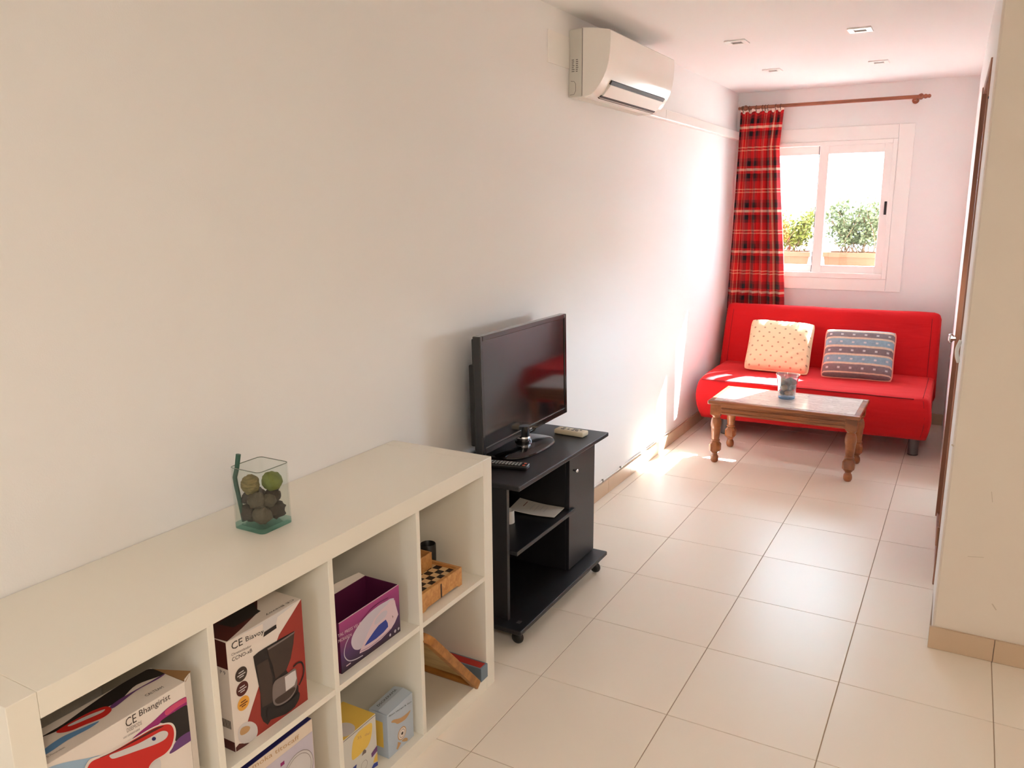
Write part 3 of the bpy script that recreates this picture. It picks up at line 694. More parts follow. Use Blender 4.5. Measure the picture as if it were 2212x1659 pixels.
# F: white carton with a dark blue top, lower row
K6 = (500, 1460, 5.267); xf, zf = .36, .347
Fb = thing('kitchen_scale_box', 'cream carton with dark blue top in the lower second compartment', 'box', (.29, 1.06, Z0))
mesh_obj('carton', MB().box(.22, xf, .945, 1.1705, Z0, zf), card('card_cream', (222, 206, 190)), Fb, bevel=.001)
mesh_obj('lid', MB().box(.221, xf - .0015, .946, 1.1695, zf, zf + .0015), C_navy, Fb)
P = ('x', xf)
mesh_obj('printed_panel', MB().box(xf, xf + .0004, .948, 1.1685, .12, .315), C_lil, Fb)
text_px('lettering', 'moka titocaff', (240, 1062), (770, 712), K6, P, C_tan, Fb, .012)
mesh_obj('printed_mark', MB().box(xf + .0004, xf + .0007, 1.062, 1.074, .288, .297), C_mag, Fb)
disc('printed_dial', (xf, 1.115, .24), .05, C_sil, Fb, 'x', 2); disc('printed_dial_ring', (xf, 1.115, .24), .05, C_grey, Fb, 'x', 3, ring=.0012); disc('printed_dial_ring', (xf, 1.115, .24), .043, C_grey, Fb, 'x', 3, ring=.001)

# G: yellow and white box
K8 = (740, 1500, 10.43); xg, zg = .351, .2105
Gb = thing('juicer_box', 'white carton with yellow top and yellow blob print', 'box', (.3, 1.35, Z0))
mesh_obj('carton', MB().box(.236, xg, 1.283, 1.4135, Z0, zg), card('card_cool_white', (206, 204, 198)), Gb, bevel=.0008)
P = ('x', xg); ins = {'y': (1.2835, 1.413), 'z': (Z0 + .001, zg - .001)}
decal('printed_blob', [(230, 1080), (330, 880), (480, 740), (640, 640), (665, 760), (630, 1000), (560, 1170), (450, 1290), (330, 1410), (210, 1460)], K8, P, C_yel, Gb, 1, inset=ins)
decal('printed_ribbon', [(645, 1335), (770, 1150), (790, 1165), (790, 1260), (700, 1370), (655, 1425)], K8, P, C_pur, Gb, 2, smooth=False, inset=ins)
decal('printed_ribbon', [(690, 1540), (720, 1420), (790, 1290), (800, 1490)], K8, P, C_yel, Gb, 1, smooth=False, inset=ins)
decal('printed_ribbon', [(630, 1700), (700, 1560), (800, 1500), (820, 1720)], K8, P, C_cbl, Gb, 2, smooth=False, inset=ins)
decal('printed_ribbon', [(220, 1680), (240, 1640), (315, 1570), (300, 1680)], K8, P, C_cbl, Gb, 2, smooth=False, inset=ins)
disc('printed_ring', on(740 + 485 / 10.43, 1500 + 1590 / 10.43, *P), .0135, C_grey, Gb, 'x', 2, ring=.001)
decal('printed_figure', [(430, 1390), (460, 1270), (490, 1235), (530, 1255), (525, 1310), (480, 1340)], K8, P, C_grey, Gb, 2, smooth=False)
text_px('lettering', '35  del', (330, 1020), (615, 890), K8, P, C_tan, Gb, .008)
mesh_obj('lid', MB().box(.2365, xg - .0008, 1.2835, 1.413, zg, zg + .0008), C_yel, Gb)
disc('printed_disc', (.322, 1.318, zg + .0008), .03, C_sil, Gb, 'z', 1)
mesh_obj('lid_edge', MB().box(xg, xg + .0006, 1.283, 1.4135, zg - .004, zg - .0026), C_grey, Gb)

# H: pale blue scale box
xh, zh = .362, .186
Hb = thing('retro_scale_box', 'pale blue carton with a dial scale and scoop picture', 'box', (.33, 1.508, Z0))
mb = MB().box(.297, xh, 1.449, 1.566, Z0, zh)
mb.v = [v + Vector((0, 0, .006 if (v.z > .15 and v.y > 1.5) else 0)) for v in mb.v]
mesh_obj('carton', mb, C_hblue, Hb, bevel=.001)
mesh_obj('lid_flap', MB().add([(.298, 1.45, zh + .0006), (.298, 1.565, zh + .0066), (.33, 1.566, zh + .0105), (.359, 1.565, zh + .0066), (.359, 1.45, zh + .0006), (.33, 1.449, zh + .005)], [(0, 5, 2, 1), (5, 4, 3, 2)]), C_hblue, Hb)
P = ('x', xh)
decal('printed_scoop', [(1095, 630), (1150, 570), (1300, 530), (1430, 440), (1525, 355), (1490, 450), (1400, 570), (1250, 660), (1180, 640)], K8, P, C_tan, Hb, 1)
c0 = on(740 + 1337 / 10.43, 1500 + 872 / 10.43, *P)
disc('printed_dial', c0, .0195, C_tan, Hb, 'x', 1); disc('printed_dial_face', c0, .0165, C_white, Hb, 'x', 2); disc('printed_dial_ring', c0, .0125, C_grey, Hb, 'x', 3, ring=.0014); disc('printed_hub', c0, .0045, C_black, Hb, 'x', 4)
decal('printed_stand', [(1245, 1070), (1320, 1085), (1290, 1150), (1240, 1245), (1212, 1230), (1235, 1150)], K8, P, C_tan, Hb, 1, smooth=False)
decal('printed_stand', [(1330, 1050), (1400, 980), (1460, 985), (1460, 1040), (1400, 1060)], K8, P, C_tan, Hb, 1)
text_px('lettering', 'Alurt Hempt & dast', (1040, 525), (1550, 180), K8, P, C_black, Hb, .006)
lettering('lettering', 'DSCKERAMA', (.323, 1.462, zh + .0065), (0, 1, .05), (-1, 0, 0), .085, C_black, Hb, .008, off=.002)
mesh_obj('side_print', MB().box(.3, .345, 1.4484, 1.4488, .08, .16), C_yel, Hb)

# ------------------------------------------------------------------ square glass vase with dried pods
M_vase = glass('vase_glass', (.955, .975, .965), .9, ior=1.45)
M_vbase = glass('vase_base_glass', (.66, .85, .81), 1.3, ior=1.5)
vx, vy, vz = .177, 1.235, .7902; hw = .0505
def rsq(h, r, n=4):
    o = []
    for sx, sy, s0 in ((1, -1, -90), (1, 1, 0), (-1, 1, 90), (-1, -1, 180)):
        for k in range(n + 1):
            a = math.radians(s0 + 90 * k / n); o.append((sx * (h - r) + r * math.cos(a), sy * (h - r) + r * math.sin(a)))
    return o
vase = thing('glass_vase', 'square clear glass vase on the shelf filled with dried pods', 'vase', (vx, vy, vz))
o_, i_ = rsq(hw, .012), rsq(hw - .0026, .010); n = len(o_); zt_ = .155
mb = MB().add([(vx + x, vy + y, vz + .012) for x, y in o_] + [(vx + x * 1.0, vy + y, vz + zt_) for x, y in o_] + [(vx + x, vy + y, vz + zt_) for x, y in i_] + [(vx + x, vy + y, vz + .0125) for x, y in i_],
              [(i, (i + 1) % n, n + (i + 1) % n, n + i) for i in range(n)] + [(n + i, n + (i + 1) % n, 2 * n + (i + 1) % n, 2 * n + i) for i in range(n)] + [(2 * n + i, 2 * n + (i + 1) % n, 3 * n + (i + 1) % n, 3 * n + i) for i in range(n)])
mesh_obj('wall', mb, M_vase, vase, smooth=45)
mesh_obj('base', MB().prism([(vx + x, vy + y, vz) for x, y in o_], (0, 0, .012)), M_vbase, vase, smooth=45)
mesh_obj('lip', MB().tube([(vx + x * .975, vy + y * .975, vz + zt_) for x, y in o_], .0011, 6, closed=True), mat('glass_edge', (120, 128, 118), rough=.1, spec=.8), vase, smooth=True)
def lump(name, lab, c, r, sc, material, seed, amp=.16, freq=2.2, grp='dried pods in the glass vase', ico=3, cat='dried pod'):
    bm = bmesh.new(); bmesh.ops.create_icosphere(bm, subdivisions=ico, radius=1.0)
    off = Vector((seed * 3.1, seed * 1.7, seed))
    for v in bm.verts:
        k = 1 + amp * noise.noise(v.co * freq + off) + amp * .4 * noise.noise(v.co * freq * 3 + off)
        v.co = Vector((v.co.x * sc[0], v.co.y * sc[1], v.co.z * sc[2])) * r * k
    me = bpy.data.meshes.new(name); bm.to_mesh(me); bm.free(); me.shade_smooth(); me.materials.append(material)
    o = bpy.data.objects.new(name, me); COL.objects.link(o); o.location = c
    return tag(o, lab, cat, grp)
M_pod = mat('dried_pod', (92, 82, 68), rough=.85, bump=(120, .5, .004), vary=(40, .3))
M_pod2 = mat('dried_pod_dark', (66, 56, 50), rough=.85, bump=(120, .5, .004), vary=(40, .3))
M_tanp = wood('tan_seed_pod', (104, 92, 50), (150, 132, 82), rough=.8, scale=(50, 50, 240))
M_grn = mat('green_seed_pod', (112, 122, 58), rough=.7, bump=(90, .5, .003), vary=(60, .35))
pods = [(-.021, -.021, .036, .024), (.020, -.022, .036, .0235), (.021, .020, .037, .024), (-.021, .020, .036, .0235), (-.022, .004, .072, .021), (.008, -.022, .071, .0225), (.018, .019, .073, .0195), (0, 0, .05, .019), (-.02, -.02, .074, .018), (.026, -.002, .068, .017)]
for k, (dx, dy, dz, r) in enumerate(pods):
    lump('dried_pod', 'grey-brown dried pod inside the square glass vase', (vx + dx, vy + dy, vz + dz), r, (1, 1, .95), M_pod if k % 2 else M_pod2, k + 1, .30, 2.4)
lump('green_seed_pod', 'round green seed pod at the top of the square vase', (vx + .019, vy + .019, vz + .1105), .0245, (1, 1, 1), M_grn, 21, .09, 3, ico=4)
lump('tan_seed_pod', 'ridged tan seed pod beside the green one in the vase', (vx - .014, vy - .020, vz + .108), .0235, (.95, .95, 1.05), M_tanp, 33, .14, 3.2, ico=4)
lf = MB()
def leaf_fn(u, v):
    s = (u - .5) * 2; L = v
    wd = .024 * math.sin(math.pi * min(L * .95 + .03, 1)) * (1 + .25 * math.sin(18 * L))
    return Vector((vx + .018 + .006 * math.sin(4 * L) + s * wd * .5, vy + .008 + .036 * L, vz + .088 - .004 * L - abs(s) * .006 + s * wd * .7))
lf.grid(leaf_fn, 5, 14)
tag(mesh_obj('dried_leaf', lf, mat('leaf_brown', (56, 40, 36), .8), smooth=True), 'curled dark brown leaf on the right inside the vase', 'leaf')
stem = MB().tube([(vx + a, vy + b, vz + c) for a, b, c in ((-.03, -.035, .015), (-.036, -.038, .07), (-.041, -.040, .11), (-.042, -.041, .128), (-.038, -.036, .15), (-.034, -.0315, .185))], [.005, .0054, .0056, .0058, .0058, .0062], 12)
tag(mesh_obj('bent_green_stick', stem, mat('stem_green', (46, 86, 72), rough=.45), smooth=40), 'bent dark green stick rising above the rim of the glass vase', 'stick')

# ------------------------------------------------------------------ television cabinet
M_bw = mat('black_wood_foil', (29, 27, 30), rough=.38, spec=.45, bump=(220, .12, .001))
M_edge = mat('cabinet_edge', (74, 66, 64), rough=.3)
cb = thing('tv_cabinet', 'black rolling television cabinet with one door and open shelves', 'cabinet', (.2, 2.58, 0))
cy0, cy1, cx0, cx1 = 2.186, 2.972, .022, .374
def board(name, x0, x1, y0, y1, z0, z1, r=.006):
    return mesh_obj(name, MB().box(x0, x1, y0, y1, z0, z1), M_bw, cb, bevel=r, bseg=3)
board('top_board', cx0, cx1, cy0, cy1, .602, .620, .004)
board('base_board', cx0, cx1 + .008, cy0 - .01, cy1 - .012, .066, .084, .004)
mesh_obj('side_panel', MB().box(cx0 + .01, .303, 2.222, 2.240, .084, .602), M_bw, cb, bevel=.001)
mesh_obj('side_panel', MB().box(cx0 + .01, .303, 2.932, 2.950, .084, .602), M_bw, cb, bevel=.001)
mesh_obj('partition', MB().box(cx0 + .01, .303, 2.700, 2.716, .084, .602), M_bw, cb, bevel=.001)
mesh_obj('back_panel', MB().box(cx0 + .004, cx0 + .009, 2.222, 2.950, .084, .602), mat('cabinet_back', (16, 15, 16), .6), cb)
dr = mesh_obj('door', MB().box(.304, .320, 2.700, 2.951, .088, .598), M_bw, cb, bevel=.0015)
mesh_obj('knob', MB().lathe([(.0, 0), (.004, 0), (.004, .008), (.008, .012), (.009, .017), (.006, .021), (0, .0215)], (.320, 2.735, .512), 16, 'x', cap=False), M_chrome, dr, smooth=True)
mesh_obj('shelf_board', MB().prism([(cx0 + .01, 2.2402, .336), (.334, 2.2402, .336), (.334, 2.735, .336), (.3205, 2.735, .336), (.3205, 2.6998, .336), (cx0 + .01, 2.6998, .336)], (0, 0, .016)), M_bw, cb, bevel=.002)
mesh_obj('badge', MB().box(.335, .350, 2.225, 2.245, .0841, .0846), mat('badge_grey', (84, 80, 84), .3), cb)
M_cast = mat('caster_black', (24, 22, 22), rough=.3)
for (x, y) in ((.338, 2.232), (.35, 2.905), (.06, 2.232), (.06, 2.905)):
    c = mesh_obj('caster', MB().lathe([(.0, -.011), (.016, -.011), (.022, -.006), (.024, 0), (.022, .006), (.016, .011), (0, .011)], (x, y, .0245), 18, 'y', cap=False), M_cast, cb, smooth=True)
    mesh_obj('caster_hood', MB().lathe([(.0, .066), (.018, .066), (.018, .05), (.008, .044)], (x, y, 0), 14, cap=False), M_cast, c, smooth=30)

# papers and paper roll on the shelf of the cabinet
M_paper = mat('paper', (226, 220, 212), rough=.7)
pz = .3525
def paper_stack():
    r = thing('booklet', 'thin white printed booklet on the middle shelf of the black cabinet', 'booklet', (.2, 2.66, pz))
    A_, B_, C_, D_ = Vector((.299, 2.697, pz + .002)), Vector((.309, 2.585, pz + .002)), Vector((.118, 2.560, pz + .018)), Vector((.095, 2.694, pz + .018))
    def top(dz):
        def f(u, v):
            a = A_.lerp(B_, u); b = D_.lerp(C_, u); p = a.lerp(b, v)
            p.z = pz + .003 + .018 * max(0, v - .35) ** 1.5 + dz + .002 * (1 - v) ** 3
            return p
        return f
    nu, nv = 2, 12
    f1, f0 = top(.003), top(0)
    mb = MB(); vs = [f1(i / (nu - 1), j / (nv - 1)) for j in range(nv) for i in range(nu)] + [f0(i / (nu - 1), j / (nv - 1)) for j in range(nv) for i in range(nu)]
    N = nu * nv; fs = []
    for j in range(nv - 1):
        a = j * nu
        fs += [(a + 1, a, a + nu, a + nu + 1), (N + a, N + a + 1, N + a + nu + 1, N + a + nu), (a, N + a, N + a + nu, a + nu), (N + a + 1, a + 1, a + nu + 1, N + a + nu + 1)]
    fs += [(0, 1, N + 1, N), (N - 1, N - 2, 2 * N - 2, 2 * N - 1)]
    mb.add(vs, fs); mesh_obj('pages', mb, M_paper, r)
    for k, (u0, u1, v) in enumerate(((.15, .55, .78), (.2, .7, .6), (.2, .75, .5), (.2, .6, .4), (.25, .7, .3))):
        p0, p1, q0, q1 = f1(u0, v), f1(u1, v), f1(u0, v + .018), f1(u1, v + .018)
        up = Vector((0, 0, .0006)); mesh_obj('printed_line', MB().quad(p0 + up, p1 + up, q1 + up, q0 + up), card('print_dark_red', (120, 60, 56)) if k == 0 else C_sil, r)
paper_stack()
tag(mesh_obj('paper_cup', MB().lathe([(0, pz), (.026, pz), (.0245, pz + .05), (.023, pz + .05), (.0245, pz + .003), (0, pz + .003)], (.165, 2.470, 0), 24, cap=False), M_paper, smooth=50), 'small white paper cup at the left end of the cabinet shelf', 'cup')

# ------------------------------------------------------------------ television
BL, BR = Vector((.150, 2.312, .665)), Vector((.1415, 3.038, .665))
ux = (BR - BL).normalized(); up = Vector((-.008, 0, .4406)).normalized(); nn = ux.cross(up).normalized()
R3 = Matrix((ux, nn, up)).transposed()
tv = thing('television', 'black flat-screen television on the black cabinet', 'television', tuple((BL + BR) / 2 - Vector((0, 0, .045))), R3)
TM = WM[tv.name].inverted()
def loc(p): return TM @ Vector(p)
b0 = loc((BL + BR) / 2).z; tw, thh = .7262 / 2, .4408
M_gloss = mat('gloss_black', (14, 12, 13), rough=.12, spec=.6, coat=.3)
M_screen = mat('tv_screen', (22, 20, 21), rough=.07, spec=1.0)
bz = .019
mb = MB().box(-tw, -tw + bz, -.006, .026, b0, b0 + thh).box(tw - bz, tw, -.006, .026, b0, b0 + thh).box(-tw + bz, tw - bz, -.006, .026, b0, b0 + .026).box(-tw + bz, tw - bz, -.006, .026, b0 + thh - bz, b0 + thh)
# local +y is behind the screen (nn = ux x up points into the wall side or the room; fixed below)
sgn = 1 if nn.x < 0 else -1
def fl(mb_):
    for v in mb_.v: v.y *= sgn
    return mb_
mesh_obj('bezel', fl(mb), M_gloss, tv, bevel=.003, local=True)
mesh_obj('screen', fl(MB().box(-tw + bz, tw - bz, -.002, .004, b0 + .026, b0 + thh - bz)), M_screen, tv, local=True)
mesh_obj('back_shell', fl(MB().prism([(-tw + .01, .026, b0 + .01), (tw - .01, .026, b0 + .01), (tw - .01, .026, b0 + thh - .01), (-tw + .01, .026, b0 + thh - .01)], (0, .012, 0)).box(-tw + .03, tw - .03, .038, .066, b0 + .02, b0 + .33)), M_blackp, tv, bevel=.005, local=True)
mesh_obj('logo', fl(MB().box(-.022, .022, -.0068, -.006, b0 + .009, b0 + .0155)), mat('logo_silver', (190, 186, 184), .3), tv, local=True)
mesh_obj('chin', fl(MB().prism([(-.06, -.006, b0), (.06, -.006, b0), (.045, -.006, b0 - .006), (-.045, -.006, b0 - .006)], (0, .02, 0))), M_gloss, tv, local=True)
mesh_obj('stand_neck', MB().lathe([(.034, .626), (.034, .640), (.026, .644), (.026, .70)], (.142, 2.64, 0), 24), M_gloss, tv, smooth=35)
mesh_obj('neck_collar', MB().lathe([(.0275, .644), (.0295, .648), (.0295, .654), (.0275, .658)], (.142, 2.64, 0), 24, cap=False), M_chrome, tv, smooth=True)
def sup(a, b, e, n=40):
    o = []
    for k in range(n):
        t = 2 * math.pi * k / n; c, s = math.cos(t), math.sin(t)
        o.append((a * abs(c) ** (2 / e) * (1 if c > 0 else -1), b * abs(s) ** (2 / e) * (1 if s > 0 else -1)))
    return o
def layered(c, levels):
    """levels (a,b,e,z)"""
    mb = MB(); n = 48; vs = []; fs = []
    for a, b, e, z in levels: vs += [(c[0] + x, c[1] + y, z) for x, y in sup(a, b, e, n)]
    for i in range(len(levels) - 1):
        fs += [(i * n + k, i * n + (k + 1) % n, (i + 1) * n + (k + 1) % n, (i + 1) * n + k) for k in range(n)]
    fs += [tuple(range(n - 1, -1, -1)), tuple((len(levels) - 1) * n + k for k in range(n))]
    return mb.add(vs, fs)
mesh_obj('stand_base', layered((.15, 2.605), [(.103, .175, 2.8, .6205), (.105, .178, 2.8, .624), (.102, .174, 2.8, .629), (.088, .160, 2.8, .633), (.05, .1, 2.4, .635)]), M_gloss, tv, smooth=30)

# remotes
def remote(name, lab, c, length, width, height, ang, mbody, keys, z):
    R_ = Matrix.Rotation(ang, 3, 'Z')
    r = thing(name, lab, 'remote control', (c[0], c[1], z), R_)
    mesh_obj('body', MB().rbox(-length / 2, length / 2, -width / 2, width / 2, 0, height, min(height, width) * .3, (6, 3, 2)), mbody, r, smooth=True, local=True)
    for (x, y, sx, sy, m_) in keys:
        mesh_obj('button', MB().box(x - sx, x + sx, y - sy, y + sy, height - .0005, height + .0015), m_, r, bevel=.0006, local=True, bseg=1)
    return r
M_key = mat('key_grey', (150, 148, 146), .4); M_okey = mat('key_orange', (214, 92, 52), .4); M_kd = mat('key_dark', (110, 106, 98), .4)
keys = [(-.07 + .0125 * i, -.013 + .013 * j, .004, .0036, M_key) for i in range(11) for j in range(3)] + [(.073, -.012, .0045, .004, M_okey), (.073, .012, .0045, .004, M_okey)]
remote('tv_remote', 'black remote with grey and orange buttons near the cabinet front edge', (.225, 2.352), .175, .046, .018, math.radians(12), mat('remote_black', (22, 20, 21), .25), keys, .6203)
keys = [(-.035, -.01, .008, .004, M_kd), (-.035, .008, .006, .004, M_kd), (-.012, 0, .004, .006, M_kd), (.012, -.008, .006, .0045, M_kd), (.03, -.008, .007, .0045, M_kd), (.02, .008, .012, .004, M_kd), (.042, .008, .005, .004, M_kd)]
remote('ac_remote', 'cream remote control on the far right of the black cabinet', (.247, 2.867), .138, .055, .021, math.radians(-3), mat('remote_cream', (226, 212, 184), .4), keys, .6203)

# ------------------------------------------------------------------ air conditioner and trunking
M_ac = mat('ac_white', (232, 226, 217), rough=.4); M_acg = mat('ac_gloss_white', (236, 230, 222), rough=.14, spec=.5, coat=.2); M_slot = mat('ac_slot', (60, 52, 48), .6)
M_acs = mat('ac_side_grey', (206, 202, 192), .45)
ay0, ay1 = 3.335, 4.195
ac = thing('air_conditioner', 'white wall-mounted split air conditioner near the ceiling', 'air conditioner', (0.001, 3.765, 2.035))
prof_b = [(.001, 2.036), (.066, 2.036), (.066, 2.322), (.02, 2.321), (.001, 2.318)]
mesh_obj('chassis', MB().prism([(x, ay0, z) for x, z in prof_b], (0, ay1 - ay0, 0)), M_acs, ac, bevel=.003)
prof_f = [(.067, 2.036), (.095, 2.037), (.112, 2.043), (.130, 2.058), (.150, 2.082), (.168, 2.110), (.182, 2.140), (.192, 2.175), (.197, 2.215), (.199, 2.260), (.198, 2.298), (.194, 2.303), (.16, 2.310), (.12, 2.317), (.067, 2.323)]
mesh_obj('front_cover', MB().prism([(x, ay0 + .001, z) for x, z in prof_f], (0, ay1 - ay0 - .002, 0)), M_acg, ac, smooth=35)
def on_prof(t, d):
    a, b = Vector((.166, 2.107)), Vector((.104, 2.040)); p = a.lerp(b, t); nrm = Vector((.73, -.68)); q = p + nrm * d
    return q
def strip(t0, t1, d0, d1, ya, yb):
    a, b = on_prof(t0, d0), on_prof(t1, d1); c, e = on_prof(t1, d1 - .02), on_prof(t0, d0 - .02)
    return MB().prism([(q.x, ya, q.y) for q in (a, b, c, e)], (0, yb - ya, 0))
ya, yb = 3.425, 4.135
mesh_obj('air_outlet', strip(-.03, .17, .0085, .0105, ya, yb), M_slot, ac)
mesh_obj('louver_flap', strip(.16, .80, .014, .0145, ya + .003, yb - .003), M_ac, ac, bevel=.002)
mesh_obj('air_outlet', strip(.82, .93, .011, .009, ya, yb), M_slot, ac)
mesh_obj('louver_lip', strip(.93, .96, .0115, .0105, ya, yb), M_ac, ac)
mesh_obj('air_outlet', strip(.97, 1.01, .0095, .0085, ya, yb), M_slot, ac)
mesh_obj('side_seam', MB().box(.0655, .0675, ay0 - .0005, ay0 + .004, 2.04, 2.32), M_kd, ac)
for k in range(7):
    for q in range(2):
        wd = random.Random(k * 2 + q).uniform(.008, .014)
        mesh_obj('label_line', MB().box(.016 + .02 * q, .016 + .02 * q + wd, ay0 - .0007, ay0 - .0003, 2.143 + .008 * k, 2.1465 + .008 * k), M_kd, ac)
mesh_obj('pipe_knockout', MB().tube([(.012, ay0 - .0006, 2.105), (.028, ay0 - .0006, 2.103), (.036, ay0 - .0006, 2.092), (.036, ay0 - .0006, 2.062), (.028, ay0 - .0006, 2.048), (.008, ay0 - .0006, 2.046)], .0009, 5), M_kd, ac)
tag(mesh_obj('wall_cover_plate', MB().box(.0003, .006, 3.127, 3.331, 2.157, 2.288), M_whitepl, bevel=.001), 'thin white cover plate on the wall left of the air conditioner', 'cover plate')
tr = thing('pipe_trunking', 'white plastic trunking running along the wall from the air conditioner', 'trunking', (.02, 5.4, 2.046))
mesh_obj('duct', MB().box(.0003, .040, 4.552, YE - .001, 2.046, 2.102), M_whitepl, tr, bevel=.004)
mesh_obj('duct', MB().box(.0003, .041, 4.2, 4.549, 2.045, 2.103), M_whitepl, tr, bevel=.004)
# thin cable clipped above the skirting
cabl = thing('wall_cable', 'thin white cable clipped along the wall above the skirting', 'cable', (.006, 4.4, .09))
mesh_obj('wire', MB().tube([(.005, 3.0 + .15 * k, .090 + .0025 * math.sin(k * 1.7)) for k in range(22)], .003, 6), M_whitepl, cabl, smooth=True)
for y in (3.28, 3.79, 4.05, 4.45, 4.9, 5.4): mesh_obj('cable_clip', MB().box(.0003, .009, y - .004, y + .004, .084, .099), M_kd if y in (3.79, 4.05) else M_whitepl, cabl, bevel=.001)

# ceiling spotlights
for k, ((x, y), lab) in enumerate(zip(((.479, 4.346), (1.068, 4.363), (.449, 5.345), (1.055, 5.385)),
        ('square recessed ceiling light nearest the air conditioner', 'square recessed ceiling light, the brightest, nearest the viewer on the right', 'square recessed ceiling light at far left near the curtain', 'square recessed ceiling light at far right near the end wall'))):
    r = thing('ceiling_light', lab, 'ceiling light', (x, y, H), group='recessed lights in the ceiling')
    a, b, hh = .054, .027, .007
    mb = MB().box(x - a, x - b, y - a, y + a, H - hh, H - .0003).box(x + b, x + a, y - a, y + a, H - hh, H - .0003).box(x - b, x + b, y - a, y - b, H - hh, H - .0003).box(x - b, x + b, y + b, y + a, H - hh, H - .0003)
    mesh_obj('plate', mb, M_trimw, r, bevel=.0015)
    mesh_obj('lamp_recess', MB().box(x - b, x + b, y - b, y + b, H - .002, H - .0004), mat('lamp_recess_grey', (120, 110, 102), .4), r)

# assumed warm ceiling lamp, unseen behind the viewer, fills the near room
def emission(name, col, strength):
    mt = bpy.data.materials.new(name); mt.use_nodes = True; nt = mt.node_tree; p = nt.nodes['Principled BSDF']
    p.inputs['Base Color'].default_value = rgb(240, 235, 225); p.inputs['Emission Color'].default_value = (*col, 1); p.inputs['Emission Strength'].default_value = strength
    return mt
LAMP = 15.5
lx, ly = 2.5, -.7
lamp = thing('assumed_ceiling_lamp', 'assumed round frosted warm ceiling lamp, unseen in the room behind the viewer', 'lamp', (lx, ly, H))
mesh_obj('lamp_base', MB().lathe([(.30, H - .0003), (.30, H - .02), (.27, H - .024)], (lx, ly, 0), 40), M_trimw, lamp, smooth=40)
mesh_obj('lamp_shade', MB().lathe([(.29, H - .02), (.285, H - .045), (.25, H - .068), (.16, H - .084), (.0, H - .09)], (lx, ly, 0), 40, cap=False), emission('lamp_glow', (1.0, .87, .72), LAMP), lamp, smooth=True)

# ------------------------------------------------------------------ curtain and rod
M_rod = wood('rod_wood', (128, 70, 46), (164, 98, 66), rough=.4, scale=(5, 60, 60))
RY, RZ = 6.205, 2.267
rod = thing('curtain_rod', 'brown wooden curtain rod above the window', 'curtain rod', (.66, YE, RZ))
mesh_obj('pole', MB().lathe([(.0125, .075), (.0125, 1.24)], (0, RY, RZ), 16, 'x'), M_rod, rod, smooth=40)
fin = [(.0, 0), (.010, .004), (.013, .012), (.010, .022), (.014, .028), (.016, .036), (.010, .046), (.018, .052), (.021, .062), (.017, .072), (.0125, .078), (.0125, .084)]
mesh_obj('finial', MB().lathe([(r, .006 + h * .9) for r, h in fin], (.02, RY, RZ), 16, 'x', cap=False), M_rod, rod, smooth=True)
mesh_obj('finial', MB().lathe([(r, -h) for r, h in fin], (1.308, RY, RZ), 16, 'x', cap=False), M_rod, rod, smooth=True)
for x in (.11, 1.21): mesh_obj('bracket', MB().box(x - .008, x + .008, RY, YE - .0003, RZ - .02, RZ - .008).lathe([(.022, 0), (.022, -.012)], (x, YE - .0005, RZ - .014), 14, 'y'), M_rod, rod)

def plaid():
    mt = bpy.data.materials.new('tartan'); mt.use_nodes = True; nt = mt.node_tree; p = nt.nodes['Principled BSDF']
    uv = nt.nodes.new('ShaderNodeUVMap'); sp = nt.nodes.new('ShaderNodeSeparateXYZ'); nt.links.new(uv.outputs[0], sp.inputs[0])
    RED, DRK, WHT, MID, YEL = rgb(200, 20, 24), rgb(14, 10, 18), rgb(240, 216, 186), rgb(122, 16, 22), rgb(238, 186, 150)
    def stripes(src, period, stops, ph):
        m1 = nt.nodes.new('ShaderNodeMath'); m1.operation = 'MULTIPLY_ADD'; m1.inputs[1].default_value = 1 / period; m1.inputs[2].default_value = ph
        fr_ = nt.nodes.new('ShaderNodeMath'); fr_.operation = 'FRACT'; cr = nt.nodes.new('ShaderNodeValToRGB'); cr.color_ramp.interpolation = 'CONSTANT'
        nt.links.new(src, m1.inputs[0]); nt.links.new(m1.outputs[0], fr_.inputs[0]); nt.links.new(fr_.outputs[0], cr.inputs[0])
        els = cr.color_ramp.elements
        els[0].position = stops[0][0]; els[0].color = stops[0][1]
        els[1].position = stops[1][0]; els[1].color = stops[1][1]
        for po, c in stops[2:]:
            e_ = els.new(po); e_.color = c
        return cr.outputs[0]
    # one repeat: white line at 0 ; dark bands either side ; bright red ; double white line at .5
    st = [(0, WHT), (.028, RED), (.085, DRK), (.20, MID), (.27, RED), (.445, YEL), (.47, RED), (.515, YEL), (.54, RED), (.72, MID), (.79, DRK), (.905, RED), (.972, WHT)]
    su = [(0, YEL), (.016, RED), (.085, DRK), (.22, MID), (.29, RED), (.445, YEL), (.458, RED), (.52, YEL), (.533, RED), (.70, MID), (.77, DRK), (.905, RED), (.984, YEL)]
    a = stripes(sp.outputs[0], .30, su, .18); b = stripes(sp.outputs[1], .304, st, .0)
    mx = nt.nodes.new('ShaderNodeMix'); mx.data_type = 'RGBA'; mx.inputs[0].default_value = .52
    nt.links.new(a, mx.inputs[6]); nt.links.new(b, mx.inputs[7]); nt.links.new(mx.outputs[2], p.inputs['Base Color'])
    p.inputs['Roughness'].default_value = .85; p.inputs['Sheen Weight'].default_value = .15; p.inputs['Specular IOR Level'].default_value = .2
    return mt
M_plaid = plaid()
cur = thing('curtain', 'gathered red tartan curtain at the left of the window', 'curtain', (.2, RY, .03))
NU, NV = 121, 60; mb = MB(); mb.uv = []
def edge(tab, z):
    for (z0, x0), (z1, x1) in zip(tab, tab[1:]):
        if z <= z0 and z >= z1: return x0 + (x1 - x0) * (z0 - z) / (z0 - z1)
    return tab[-1][1]
